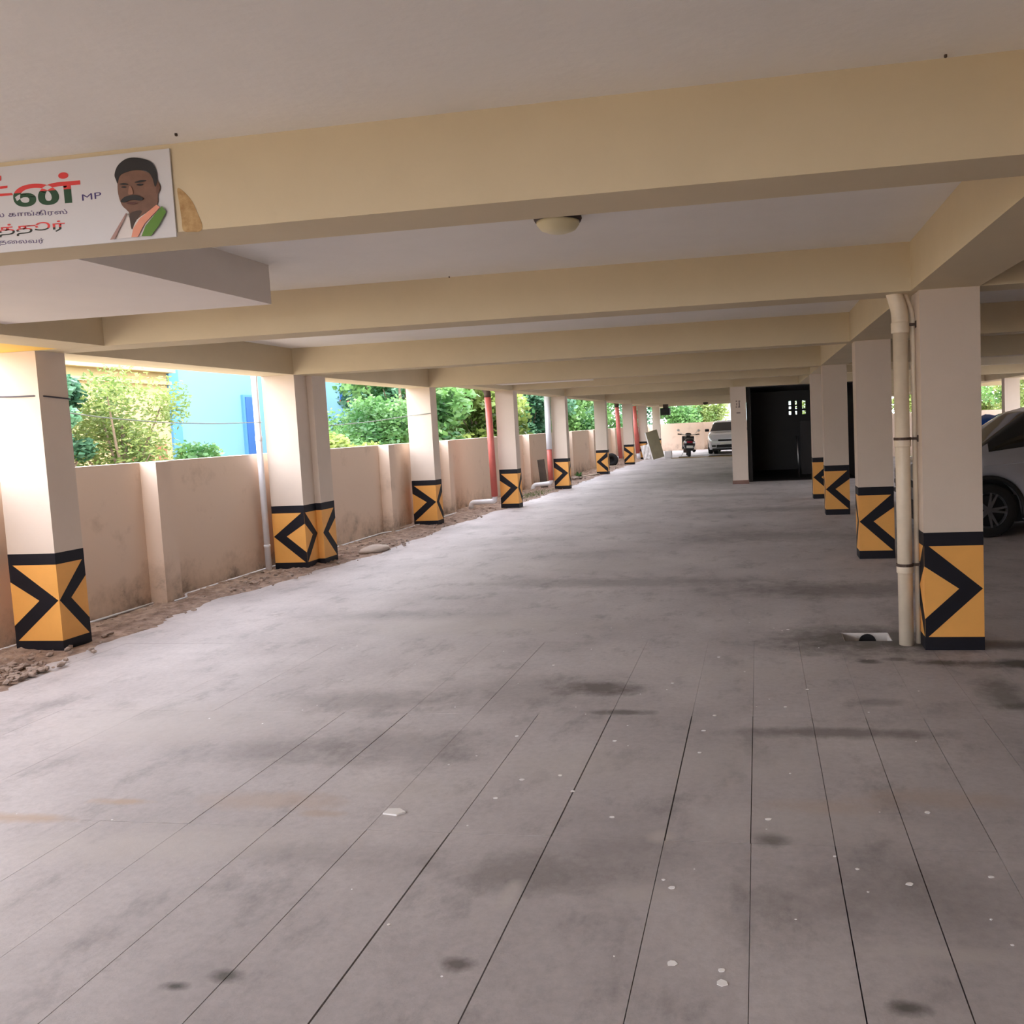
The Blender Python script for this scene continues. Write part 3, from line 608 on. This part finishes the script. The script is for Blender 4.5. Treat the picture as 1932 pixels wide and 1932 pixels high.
# ------------------------------------------------------------------ cars
def car(name, paint, L_=3.95, Wd=1.68, H_=1.52, hood=.94, wheel_r=.31, wb=(.80, 3.30), base_x=.95, suv=0):
    r = empty(name)
    P = lambda tbl, x: float(np.interp(x, [a for a, b in tbl], [b for a, b in tbl]))
    n = 100; xs_ = np.linspace(0, L_, n+1)
    top = [(0,.62),(.06,.74),(.25,hood-.10),(.6,hood-.02),(base_x,hood+.05),(base_x+.62,H_-.10),(base_x+.95,H_-.02),(base_x+1.5,H_),(L_-.75,H_-.05),(L_-.45,H_-.14),(L_-.10,hood+.02),(L_-.03,.8),(L_,.62)]
    belt = [(0,.60),(.06,.70),(.25,hood-.16),(.6,hood-.08),(base_x,hood-.02),(L_-.6,hood+.07),(L_-.1,hood-.02),(L_-.02,.7),(L_,.58)]
    hw = [(0,.60),(.05,.70),(.2,.79),(.5,Wd/2-.005),(1.2,Wd/2),(3.1,Wd/2),(L_-.35,Wd/2-.03),(L_-.08,Wd/2-.12),(L_,Wd/2-.22)]
    bot0 = [(0,.30),(.1,.22),(.4,.20),(L_-.4,.20),(L_-.1,.24),(L_,.32)]
    ar = wheel_r+.07
    rows = []
    for x in xs_:
        zt, zb, w, z0 = P(top, x), P(belt, x), P(hw, x), P(bot0, x)
        for c in wb:
            if abs(x-c) < ar: z0 = max(z0, wheel_r+math.sqrt(max(ar**2-(x-c)**2, 0))-.01)
        zb = min(zb, zt-.01); cab = max(0, zt-zb-.04)
        wr = w-.10-.30*min(cab, .5); z0 = min(z0, zb-.06)
        row = [(w-.05, z0), (w-.012, z0+(zb-z0)*.25), (w, z0+(zb-z0)*.55), (w-.012, z0+(zb-z0)*.82), (w-.035, zb), (w-.055-(.05 if cab > 0 else 0)*min(cab*4, 1), zb+(zt-zb)*.12 if cab > 0 else zb+(zt-zb)*.4),
               (wr+(w-.1-wr)*.15, zb+(zt-zb)*.82), (wr-.05, zb+(zt-zb)*.95), (wr*.72, zt-.004), (wr*.35, zt), (0, zt)]
        rows.append(row)
    bb, bg_ = B(), B()
    vb, vg = {}, {}
    def vert(bm, d, i, j, s):
        k = (i, j, s if rows[i][j][0] > 1e-6 else 1)
        if k not in d: d[k] = bm.verts.new((xs_[i], s*rows[i][j][0], rows[i][j][1]))
        return d[k]
    for i in range(n):
        xm = (xs_[i]+xs_[i+1])/2
        for j in range(10):
            g = False
            cabh = P(top, xm)-P(belt, xm)
            if j == 5 and cabh > .14 and base_x+.30 < xm < L_-.42 and not (abs(xm-(base_x+1.18)) < .045 or abs(xm-(base_x+2.05)) < .05): g = True
            if j >= 6 and base_x+.03 < xm < base_x+.66: g = True        # windscreen
            if j == 5 and cabh > .05 and base_x+.10 < xm <= base_x+.27: g = True
            if j >= 7 and L_-.42 < xm < L_-.16: g = True
            for s in (1, -1):
                bm, d = (bg_, vg) if g else (bb, vb)
                q = [vert(bm, d, i, j, s), vert(bm, d, i+1, j, s), vert(bm, d, i+1, j+1, s), vert(bm, d, i, j+1, s)]
                if len(set(q)) == 4: bm.faces.new(q if s > 0 else q[::-1])
    # close the underside and the ends
    for i in range(n):
        a = [vert(bb, vb, i, 0, 1), vert(bb, vb, i+1, 0, 1), vert(bb, vb, i+1, 0, -1), vert(bb, vb, i, 0, -1)]; bb.faces.new(a[::-1])
    for i in (0, n):
        ring = [vert(bb, vb, i, j, 1) for j in range(11)]+[vert(bb, vb, i, j, -1) for j in range(9, -1, -1)]; bb.faces.new(ring)
    obj('body', bb, paint, r, True); obj('windows', bg_, 'glass', r, True)
    b = B(); box(b, .35, L_-.3, -Wd/2+.18, Wd/2-.18, .17, .5); obj('underbody', b, 'trimblack', r)
    # front face details
    b = B(); bbox(b, -.012, .05, -.34, .34, .60, .68, bev=.01); obj('grille', b, 'trimblack', r); b = B(); bbox(b, -.02, .04, -.42, .42, .30, .44, bev=.015); obj('lower_grille', b, 'trimblack', r)
    b = B(); bbox(b, -.03, .09, -.62, .62, .20, .27, bev=.02); obj('bumper_trim', b, 'trimblack', r)
    for s in (1, -1): b = B(); bbox(b, -.005, .06, min(s*.45, s*.63), max(s*.45, s*.63), .34, .43, bev=.02); obj('fog_lamp_recess', b, 'trimblack', r)
    b = B(); box(b, -.028, -.015, -.24, .24, .45, .56); obj('number_plate', b, 'plate', r)
    for s in (1, -1):
        t = B(); prism(t, [(0,0),(.02,.0),(.30,.10),(.42,.20),(.30,.20),(.08,.16),(0,.10)], .16)
        b = B(); merge(b, t, Matrix.Translation((.03, s*.42+(0.08 if s > 0 else -.08)+.08, .60)) @ Matrix.Rotation(s*.42, 4, 'Z')); obj('headlight', b, 'lampglass', r, False)
        b = B(); bbox(b, L_-.09, L_+.0, min(s*.5, s*.68), max(s*.5, s*.68), .68, .95, bev=.02); obj('tail_light', b, 'tail', r)
        mo = B(); bbox(mo, base_x+.72, base_x+.84, min(s*(Wd/2-.01), s*(Wd/2+.19)), max(s*(Wd/2-.01), s*(Wd/2+.19)), hood+.04, hood+.17, bev=.03, seg=3); obj('wing_mirror', mo, 'trimblack', r, True)
        for c in wb:
            wo_ = empty('wheel', (c, s*(Wd/2-.10), wheel_r)); wo_.parent = r
            b = B(); w2, rr = .095, wheel_r
            lathe(b, [(rr*.66, -w2), (rr*.93, -w2), (rr, -w2*.6), (rr, w2*.6), (rr*.93, w2), (rr*.66, w2), (rr*.64, 0), (rr*.66, -w2)], (0,0,0), 'y', 36, False); obj('tyre', b, 'rubber', wo_, True)
            b = B(); sgn = s
            lathe(b, [(rr*.60, sgn*.02), (rr*.68, sgn*.05), (rr*.69, sgn*.075), (rr*.64, sgn*.08), (rr*.60, sgn*.06), (rr*.60, sgn*.02)], (0,0,0), 'y', 36, False)
            for k in range(5):
                a = 2*math.pi*k/5+.3
                for da in (-.17, .17):
                    t = B(); prism(t, [(-.018,.03),(.018,.03),(.011,rr*.64),(-.011,rr*.64)], .02)
                    merge(b, t, Matrix.Translation((0, sgn*.065, 0)) @ Matrix.Rotation(a+da, 4, 'Y'))
            lathe(b, [(.045, sgn*.04), (.05, sgn*.07), (.03, sgn*.08)], (0,0,0), 'y', 16)
            obj('rim', b, 'rim', wo_)
        # black arch lips
        for c in wb:
            b = B(); pts = [(c+ar*math.cos(t), s*(Wd/2-.012), wheel_r+ar*math.sin(t)) for t in np.linspace(-.25, math.pi+.25, 22)]; tube(b, pts, .028 if suv else .012, 8); obj('arch_trim', b, 'trimblack', r, True)
            b = B(); lathe(b, [(ar-.01, -.1), (ar-.01, .09)], (c, s*(Wd/2-.36), wheel_r), 'y', 24); obj('wheel_well', b, 'trimblack', r)
        b = B(); tube(b, [(.75, s*(Wd/2-.004), hood-.17), (1.6, s*(Wd/2+.002), hood-.11), (L_-.6, s*(Wd/2-.02), hood-.05)], .006, 6); obj('crease_line', b, paint, r, True)
        for xh in (base_x+1.05, base_x+1.92):
            b = B(); bbox(b, xh-.09, xh+.09, min(s*Wd/2, s*(Wd/2+.035)), max(s*Wd/2, s*(Wd/2+.035)), hood-.10, hood-.07, bev=.01); obj('door_handle', b, paint, r)
    return r
c1 = car('car', 'silver', L_=4.1, Wd=1.74, H_=1.62, hood=1.05, wheel_r=.335, wb=(.80, 3.36), base_x=.70, suv=1)
c1.location = (1.96, 10.93+.87, 0)
tag(c1, 'dark silver car seen side-on at the right edge behind the nearest right column', 'car', 'parked cars')
c2 = car('car', 'whitecar', L_=3.8, Wd=1.64, H_=1.40, hood=.9); c2.location = (2.34, 14.9, 0)
tag(c2, 'white car glimpsed through the narrow gap behind the ivory pipe', 'car', 'parked cars')
c3 = car('car', 'whitecar', L_=3.9, Wd=1.70, H_=1.56, hood=1.0); c3.location = (-1.52, 39.7, 0); c3.rotation_euler = (0, 0, R(90))
tag(c3, 'pale silver car facing the camera at the far end beside the pier', 'car', 'parked cars')
# tarpaulin over the white car
nx_, ny_ = 34, 22; V, Fc = [], []
for i in range(nx_+1):
    for j in range(ny_+1):
        x = 3.2+2.3*i/nx_; s = (j/ny_*2-1); ya = 14.9+s*.93
        e = abs(s); ztop = 1.45-.05*(x-4.2)**2-.10*e**3; z = ztop if e < .72 else ztop-(e-.72)/.28*.42
        z -= .28*max(0, (3.45-x)/.25)**1.2 if x < 3.45 else 0
        z += .018*math.sin(x*17+s*4)+.015*math.sin(x*9-s*13)+.012*random.random(); V.append((x, 14.9+math.copysign(min(e, .74)/.74*.86+(.03 if e > .74 else 0), s), z))
for i in range(nx_):
    for j in range(ny_): a = i*(ny_+1)+j; Fc.append((a, a+1, a+ny_+2, a+ny_+1))
me = bpy.data.meshes.new('tarpaulin'); me.from_pydata(V, [], Fc); o = link('tarpaulin', me, None, 'tarp'); md = o.modifiers.new('s', 'SOLIDIFY'); md.thickness = .006
me.polygons.foreach_set('use_smooth', [True]*len(me.polygons))
tag(o, 'bright blue tarpaulin draped over the white car, seen past the silver one', 'tarpaulin')

# ------------------------------------------------------------------ scooter (seen from behind)
sc = empty('scooter', (-3.08, 38.0, 0), R(6)); sc.rotation_euler = (0, R(3), R(8)); sc.scale = (1.3, 1, 1)
def loft(bm, rings, seg=20):
    """rings: (y, z, half width, half height)"""
    Rg = []
    for (y, z, a, h) in rings:
        Rg.append([bm.verts.new((a*math.copysign(abs(math.cos(t))**.8, math.cos(t)), y, z+h*math.copysign(abs(math.sin(t))**.8, math.sin(t)))) for t in [2*math.pi*k/seg for k in range(seg)]])
    for i in range(len(Rg)-1):
        for k in range(seg): bm.faces.new((Rg[i][k], Rg[i][(k+1)%seg], Rg[i+1][(k+1)%seg], Rg[i+1][k]))
    bm.faces.new(Rg[0][::-1]); bm.faces.new(Rg[-1])
b = B(); loft(b, [(.02,.66,.06,.04),(.06,.64,.14,.12),(.2,.60,.20,.19),(.45,.56,.22,.2),(.62,.50,.2,.18),(.78,.38,.14,.1)]); obj('rear_body', b, 'scooter', sc, True)
b = B(); loft(b, [(.10,.83,.10,.03),(.16,.84,.15,.05),(.45,.83,.16,.055),(.7,.79,.14,.05),(.85,.77,.08,.04)]); obj('seat', b, 'seat', sc, True)
b = B(); box(b, -.17, .17, .75, 1.15, .26, .31); obj('floorboard', b, 'trimblack', sc)
b = B(); t = B(); bbox(t, -.22, .22, -.03, .03, 0, .62, bev=.03, seg=3); merge(b, t, Matrix.Translation((0, 1.18, .30)) @ Matrix.Rotation(R(-14), 4, 'X')); obj('front_shield', b, 'scooter', sc, True)
b = B(); tube(b, bend([(-.36,1.0,1.0),(-.2,1.06,.97),(0,1.12,.95),(.2,1.06,.97),(.36,1.0,1.0)], .08), .018, 10); obj('handlebar', b, 'steel', sc, True)
for s in (1, -1):
    b = B(); tube(b, [(s*.25,1.02,.985),(s*.38,.985,1.003)], .026, 12); obj('hand_grip', b, 'rubber', sc, True)
    b = B(); tube(b, [(s*.2,1.07,.98),(s*.28,1.07,1.08),(s*.33,1.06,1.14)], .008, 8); mr = obj('mirror', b, 'steel', sc, True)
    b = B(); lathe(b, [(.045,0),(.052,.008),(.05,.022),(.02,.03)], (s*.36,1.03,1.18), 'y', 20); obj('mirror_glass', b, 'mirror', mr, True)
    b = B(); bbox(b, s*.15-.045, s*.15+.045, .02, .09, .60, .68, bev=.02); obj('turn_signal', b, 'lampglass', sc, True)
b = B(); loft(b, [(1.16,.98,.04,.03),(1.1,.99,.10,.07),(1.2,.98,.11,.08),(1.28,.95,.06,.05)]); obj('headlamp_cowl', b, 'scooter', sc, True)
b = B(); bbox(b, -.10, .10, -.01, .06, .62, .70, bev=.015); obj('tail_light', b, 'tail', sc)
b = B(); t = B(); box(t, -.12, .12, -.008, .008, 0, .28); merge(b, t, Matrix.Translation((0,-.02,.27)) @ Matrix.Rotation(R(-12), 4, 'X')); obj('mudguard', b, 'trimblack', sc)
b = B(); t = B(); box(t, -.11, .11, -.022, -.01, .12, .23); merge(b, t, Matrix.Translation((0,-.02,.27)) @ Matrix.Rotation(R(-12), 4, 'X')); obj('number_plate', b, 'plate', sc)
b = B(); tube(b, bend([(-.13,.5,.72),(-.13,.1,.78),(-.13,.02,.80),(.13,.02,.80),(.13,.1,.78),(.13,.5,.72)], .06), .012, 8); obj('grab_rail', b, 'steel', sc, True)
b = B(); tube(b, [(.17,.0,.28),(.17,.5,.24)], .05, 14); obj('exhaust', b, 'trimblack', sc, True)
b = B(); bbox(b, -.2, -.06, .05, .5, .18, .36, bev=.03); obj('engine_case', b, 'iron', sc)
for nm, yy_ in (('rear_wheel', .22), ('front_wheel', 1.38)):
    wv = empty('wheel', (0, yy_, .22)); wv.parent = sc
    b = B(); t = B(); lathe(t, [(.14,-.05),(.2,-.05),(.22,-.02),(.22,.02),(.2,.05),(.14,.05)], (0,0,0), 'z', 28); merge(b, t, Matrix.Rotation(R(90), 4, 'Y')); obj('tyre', b, 'rubber', wv, True)
    b = B(); t = B(); lathe(t, [(.14,-.03),(.14,.03),(.04,.05)], (0,0,0), 'z', 20); merge(b, t, Matrix.Rotation(R(90), 4, 'Y')); obj('hub', b, 'rim', wv, True)
b = B(); bbox(b, -.09, .09, 1.2, 1.62, .38, .47, bev=.03); obj('front_mudguard', b, 'scooter', sc, True)
b = B(); tube(b, [(-.14,.62,.3),(-.26,.58,.01)], .012, 8); obj('side_stand', b, 'steel', sc)
tag(sc, 'dark scooter with round mirrors parked at the far end beside the pale silver car', 'scooter')

# ------------------------------------------------------------------ things at the far end and along the wall
r = empty('leaning_board', (-4.52, 36.45, 0)); r.rotation_euler = (0, R(-14), 0)
b = B(); box(b, 0, .50, 0, .05, .0, 1.22); obj('panel', b, 'board', r)
b = B(); box(b, -.05, 0, -.004, .054, .0, 1.22); obj('edge_strip', b, 'paper', r)
tag(r, 'olive board with a white edge leaning against the last striped column', 'board')
b = B(); t = B(); bmesh.ops.create_grid(t, x_segments=12, y_segments=14, size=.5)
for v in t.verts: v.co.z = .05*math.sin(v.co.x*13)*math.cos(v.co.y*11)+.03*random.random()
merge(b, t, Matrix.Translation((-4.83, 36.5, .34)) @ Matrix.Rotation(R(-12), 4, 'Y') @ Matrix.Rotation(R(90), 4, 'X') @ Matrix.Diagonal((.36, .62, 1, 1)))
o = obj('plastic_sheet', b, 'paper', smooth=True); o.modifiers.new('s', 'SOLIDIFY').thickness = .01
tag(o, 'crumpled white plastic sheet standing left of the leaning olive board', 'plastic sheet')
p = on(1256, 863, z=0); b = B(); bbox(b, p.x, p.x+.32, 37.9, 38.2, 0, .3, bev=.01); tag(obj('white_box', b, 'paper'), 'small white box on the floor right of the leaning board', 'box')
b = B(); box(b, -3.8, -.9, 36.9, 37.0, 0, .03); tag(obj('wooden_strip', b, mat('yellowish_wood', srgb(178, 156, 110), .8, var=.3, scale=6)), 'long low yellowish wooden strip across the floor before the scooter', 'wooden strip')
for (x, y, w, d, h, lab) in ((-3.5, 37.25, .5, .2, .05, 'dark flat rag lying on the floor left of the scooter'), (-2.2, 37.5, 1.2, .25, .04, 'dark flat scrap lying before the pale silver car')):
    b = B(); bbox(b, x, x+w, y, y+d, 0, h, bev=.015); tag(obj('floor_scrap', b, mat('dark_scrap', srgb(78, 70, 60), .9, var=.4, scale=9)), lab, 'scrap')
p = on(1026, 905, y=21.6); b = B(); t = B(); box(t, -.09, .09, -.05, .0, 0, .75); merge(b, t, Matrix.Translation((-5.62, 21.75, .02)) @ Matrix.Rotation(R(-5), 4, 'Y')); tag(obj('stone_slab', b, mat('dark_stone_slab', srgb(84, 76, 68), .8, var=.3)), 'narrow dark stone slab leaning on the wall behind the white and red pipe', 'stone slab')
b = B()
for _ in range(420):
    x, y = random.gauss(-5.35, .14), random.gauss(19.8, .7)
    if x < -5.75 or x > -4.98: continue
    a = random.random()*6.3; l = random.uniform(.02, .05)
    v = [b.verts.new((x+.008*math.cos(a+1.57), y+.008*math.sin(a+1.57), .02)), b.verts.new((x-.008*math.cos(a+1.57), y-.008*math.sin(a+1.57), .02)), b.verts.new((x+l*.6*math.cos(a), y+l*.6*math.sin(a), .02+l))]; b.faces.new(v)
tag(obj('weed_patch', b, 'moss'), 'low green weed patch on the dirt between the two nearest pipe outlets', 'weeds', kind='stuff')
r = empty('small_weed', (-5.5, 25.6, .02)); b = B()
for k in range(40):
    a = random.random()*6.3; el = random.uniform(.2, 1.3); l = random.uniform(.08, .22); d = Vector((math.cos(a)*math.cos(el), math.sin(a)*math.cos(el), math.sin(el)))*l; w = Vector((-math.sin(a), math.cos(a), 0))*.035
    v = [b.verts.new(d*.2), b.verts.new(d*.7+w), b.verts.new(d), b.verts.new(d*.7-w)]; b.faces.new(v)
obj('leaves', b, 'leafB', r); b = B(); tube(b, [(0,0,-.02),(0,0,.08)], .006, 6); obj('stem', b, 'bark', r); tag(r, 'small bright green weed on the dirt behind the fifth left column', 'weed')
for (x0, y0, x1, y1, lab) in ((-5.55, 25.2, -5.15, 26.9, 'pale broken plank on the dirt between the fifth and sixth left columns'), (-5.75, 30.2, -5.35, 31.6, 'pale plank lying on the dirt beyond the sixth left column')):
    d = (Vector((x1, y1, 0))-Vector((x0, y0, 0))); b = B(); t = B(); bbox(t, 0, d.length, -.05, .05, .015, .05, bev=.005); merge(b, t, Matrix.Translation((x0, y0, 0)) @ Matrix.Rotation(math.atan2(d.y, d.x), 4, 'Z'))
    tag(obj('plank', b, mat('pale_wood', srgb(196, 180, 160), .8, var=.2)), lab, 'plank', 'planks on the dirt')
b = B()
for k in range(30): rock(b, -5.45+random.gauss(0, .14), 24.7+random.gauss(0, .25), .05, random.uniform(.04, .1), .7)
tag(obj('debris_heap', b, 'stone'), 'low heap of broken stones on the dirt past the fifth left column', 'debris', kind='stuff')
t_ = empty('old_tyre', (-5.62, 32.2, .19)); b = B(); t = B(); lathe(t, [(.11,-.07),(.2,-.08),(.26,-.04),(.26,.04),(.2,.08),(.11,.07),(.12,0)], (0,0,0), 'z', 28); merge(b, t, Matrix.Translation((0, 0, .05)) @ Matrix.Rotation(R(80), 4, 'X')); obj('tread', b, 'rubber', t_, True)
tag(t_, 'old black tyre on the dirt under the white outlet of the far red pipe', 'tyre')

# ------------------------------------------------------------------ houses beyond the wall (they face the garage)
def house_part(nm, x0, x1, y0, y1, z0, z1, m, parent): b = B(); box(b, x0, x1, y0, y1, z0, z1); return obj(nm, b, m, parent)
HX = -14.0
yc = on(313, 700, x=HX).y
r = empty('house', (HX, 10, 0)); L0 = lambda *a: house_part(a[0], a[1]-HX, a[2]-HX, a[3]-10, a[4]-10, a[5], a[6], a[7], r)
ztop = on(250, 700, x=HX).z
L0('wall', HX-6, HX, -8, yc, -.05, ztop, 'creamwall'); L0('ledge', HX-6.1, HX+.25, 3.8, yc, ztop, ztop+.12, 'creamwall'); L0('ledge', HX-6, HX+.12, 3.9, yc, ztop-.28, ztop-.2, 'creamwall'); L0('parapet', HX-6, HX, 4, yc-.5, ztop+.12, ztop+.5, 'bluetrim')  # wall extended unseen past its ledges to block sky light from the left
a, c = on(240, 845, x=HX), on(318, 880, x=HX); L0('door', HX-.01, HX+.04, a.y, yc-.25, .0, a.z+.05, 'red')
tag(r, 'cream yellow house with projecting ledges behind the feathery tree', 'house', 'houses beyond the wall')
r = empty('house', (HX, 22, 0)); L0 = lambda *a: house_part(a[0], a[1]-HX, a[2]-HX, a[3]-22, a[4]-22, a[5], a[6], a[7], r)
L0('wall', HX-7, HX-.02, yc+.06, 30, -.05, 6.5, 'bluewall'); L0('corner_band', HX-7, HX+.06, yc+.001, yc+.34, -.05, 6.5, 'bluetrim'); L0('roof_slab', HX-7.2, HX+.4, yc, 30.2, 6.5, 6.7, 'bluetrim')
a, c = on(455, 745, x=HX), on(484, 862, x=HX); f = L0('window', HX-.02, HX+.05, a.y, c.y, c.z, a.z, 'bluetrim'); b = B(); box(b, .055, .07, a.y-22+.08, c.y-22-.06, c.z+.06, a.z-.06); obj('pane', b, 'bluedark', f)
a, c = on(641, 728, x=HX), on(656, 754, x=HX); f = L0('window', HX-.02, HX+.05, a.y, c.y, c.z, a.z, 'bluedark'); b = B(); box(b, .0, .12, a.y-22-.08, c.y-22+.1, c.z-.1, c.z-.02); obj('sill', b, 'red', f)
tag(r, 'sky blue house with a tall blue shuttered window beyond the wall', 'house', 'houses beyond the wall')
# long low shed beyond the far wall
r = empty('shed', (0, 60, 0)); b = B(); box(b, -3.5, 8, 0, 4, 0, 2.7); obj('wall', b, mat('pale_blue_grey_sheet', srgb(196, 216, 218), .6, var=.05), r)
b = B(); prism(b, [(-3.9,2.62),(8.4,2.62),(8.4,2.75),(-3.9,2.75)], -4.6, Vector((0,-.3,0))); obj('roof', b, mat('pale_green_roof_sheet', srgb(170, 205, 190), .5), r)
tag(r, 'pale blue-green shed beyond the far wall above the parked car', 'shed')

# ------------------------------------------------------------------ trees
def leaf_mesh(name, n, clusters, size, m, elong=.5):
    """one crown: leaves thrown round cluster centres (cx,cy,cz,r)"""
    cl = np.array(clusters, float); wgt = cl[:, 3]**2; idx = rng.choice(len(cl), n, p=wgt/wgt.sum())
    d = rng.standard_normal((n, 3)); d /= np.linalg.norm(d, axis=1)[:, None]; rad = rng.random(n)**.45
    c = cl[idx, :3]+d*(rad*cl[idx, 3])[:, None]*np.array([1, 1, .85])
    a = rng.standard_normal((n, 3)); a /= np.linalg.norm(a, axis=1)[:, None]; a[:, 2] *= .6
    b_ = np.cross(a, rng.standard_normal((n, 3))); b_ /= np.linalg.norm(b_, axis=1)[:, None]
    s = size*(.6+.8*rng.random(n))[:, None]
    v = np.stack([c-a*s, c+b_*s*elong+a*s*.1, c+a*s, c-b_*s*elong+a*s*.1], 1).reshape(-1, 3)
    me = bpy.data.meshes.new(name); me.vertices.add(4*n); me.vertices.foreach_set('co', v.ravel()); me.loops.add(4*n); me.loops.foreach_set('vertex_index', np.arange(4*n))
    me.polygons.add(n); me.polygons.foreach_set('loop_start', np.arange(0, 4*n, 4)); me.polygons.foreach_set('loop_total', np.full(n, 4)); me.update(); me.validate()
    me.materials.append(M[m]); return me
def tree(x, y, h, rad, leaf, label, n=9000, size=.10, low=.6, kcl=16, name='tree', elong=.5, parent_group='trees beyond the wall'):
    r = empty(name, (x, y, 0)); cl = []
    for k in range(kcl):
        a = random.random()*6.28; q = rad*math.sqrt(random.random())*.75; z = random.uniform(low, h-.2*rad)
        f = 1-.45*abs((z-low)/(h-low)*2-1); cl.append((q*f*math.cos(a), q*f*math.sin(a), z, rad*random.uniform(.3, .48)))
    o = bpy.data.objects.new('foliage', leaf_mesh('foliage', n, cl, size, leaf, elong)); COL.objects.link(o); o.parent = r
    b = B(); tube(b, [(0,0,-.06),(.05,.02,h*.3),(0,.05,h*.7)], [.05+.02*h, .04+.012*h, .02], 10); tr = obj('trunk', b, 'bark', r, True)
    b = B()
    for k in range(min(kcl, 9)): c = cl[k]; tube(b, [(.03,.02,h*random.uniform(.2,.4)), (c[0]*.5,c[1]*.5,(c[2]+h*.3)/2), c[:3]], [.03, .02, .008], 6)
    obj('branches', b, 'bark', r)
    tag(r, label, 'tree', parent_group); return r
def at(u, v, x): return on(u, v, x=x)
p = at(225, 800, -9.3); tree(p.x, p.y, 2.75, 1.05, 'leafA', 'feathery yellow-green tree before the cream house', n=8500, size=.045, low=1.35, kcl=18, elong=.3)
p = at(385, 830, -8.2); tree(p.x, p.y, 1.72, .55, 'leafB', 'low leafy bush with a sideways branch against the blue house', n=1500, size=.05, low=1.0, kcl=10)
p = at(142, 740, -9.6); tree(p.x, p.y-.35, 3.3, .55, 'leafC', 'tall dark tree at the right edge of the nearest left column', n=5000, size=.06, low=.8, kcl=14)
p = at(700, 800, -8.6); tree(p.x, p.y, 2.35, 1.5, 'leafB', 'broad green tree filling the opening beside the double column', n=13000, size=.06, low=.9, kcl=20)
p = at(640, 815, -7.6); tree(p.x, p.y, 1.65, .8, 'leafD', 'low bush under the blue house wall beside the double column', n=5000, size=.055, low=.8, kcl=12)
spots = [(-9.2, 21.0, 4.4, 2.1, 'leafB'), (-8.4, 24.5, 3.9, 1.8, 'leafD'), (-9.6, 28.0, 4.6, 2.3, 'leafB'), (-8.6, 31.5, 4.0, 1.9, 'leafC'), (-9.8, 35.5, 4.8, 2.3, 'leafD'), (-8.8, 39.5, 4.2, 2.1, 'leafB'), (-10, 44, 5, 2.4, 'leafC'), (-9, 49, 4.8, 2.3, 'leafB'), (-11.2, 24.5, 5.6, 1.9, 'leafC'), (-12.5, 34, 6.3, 2.6, 'leafB'), (-13, 40, 6.3, 2.8, 'leafD')]
nm_ = ['between the third and fourth left columns, blue-green leaves low down', 'behind the nearest red pipe, olive crown', 'just past the nearest red pipe', 'left of the white and red pipe', 'right of the white and red pipe, olive crown', 'between the fifth and sixth left columns', 'left of the far red pipe', 'seen between the last red pipes', 'rising highest behind the third left column', 'rising behind the fourth left column', 'rising behind the fifth and sixth left columns']
for (x, y, h, rd, lf), lb in zip(spots, nm_):
    tree(x, y, h, rd, lf, 'bushy tree beyond the wall '+lb, n=9000, size=.11, low=.7, kcl=22)
tree(-4.8, 50.5, 3.6, 1.7, 'leafB', 'green tree above the far wall left of the scooter', n=6000, size=.11, low=1.2)
tree(-3.0, 52.0, 2.9, 1.6, 'leafA', 'bright yellow-green bush above the far wall behind the scooter', n=5000, size=.10, low=1.2)
tree(-7.5, 53, 5, 2.3, 'leafC', 'tall tree at the far left corner beyond both walls', n=7000, size=.12, low=.8)
tree(-.5, 66, 4.4, 2.0, 'leafC', 'dull green tree behind the pale shed', n=4000, size=.15, low=2)
tree(9.9+1.2, 37, 3.2, 1.9, 'leafA', 'bright green tree in the opening just right of the nearest right column', n=7000, size=.09, low=1.0)
tree(12.4, 42, 4, 2.2, 'leafB', 'green tree at the extreme right, past the plain far column', n=7000, size=.09, low=1.0)
tree(3.6, 50.5, 4.2, 2.2, 'leafA', 'pale green tree seen through the barred lobby window', n=5000, size=.12, low=1.0)

tree(11.2, 31, 3.6, 1.7, 'leafA', 'yellow-green tree over the low right wall, right of the plain far column', n=6000, size=.09, low=1.0)
tree(11.6, 46, 4.2, 2.2, 'leafA', 'yellow-green tree farthest back beyond the right-hand parking bays', n=6000, size=.11, low=1.0)
tree(8.5, 51, 4.0, 1.9, 'leafA', 'pale tree glimpsed in the thin gap between the ivory pipe and the nearest right column', n=5000, size=.11, low=.8)
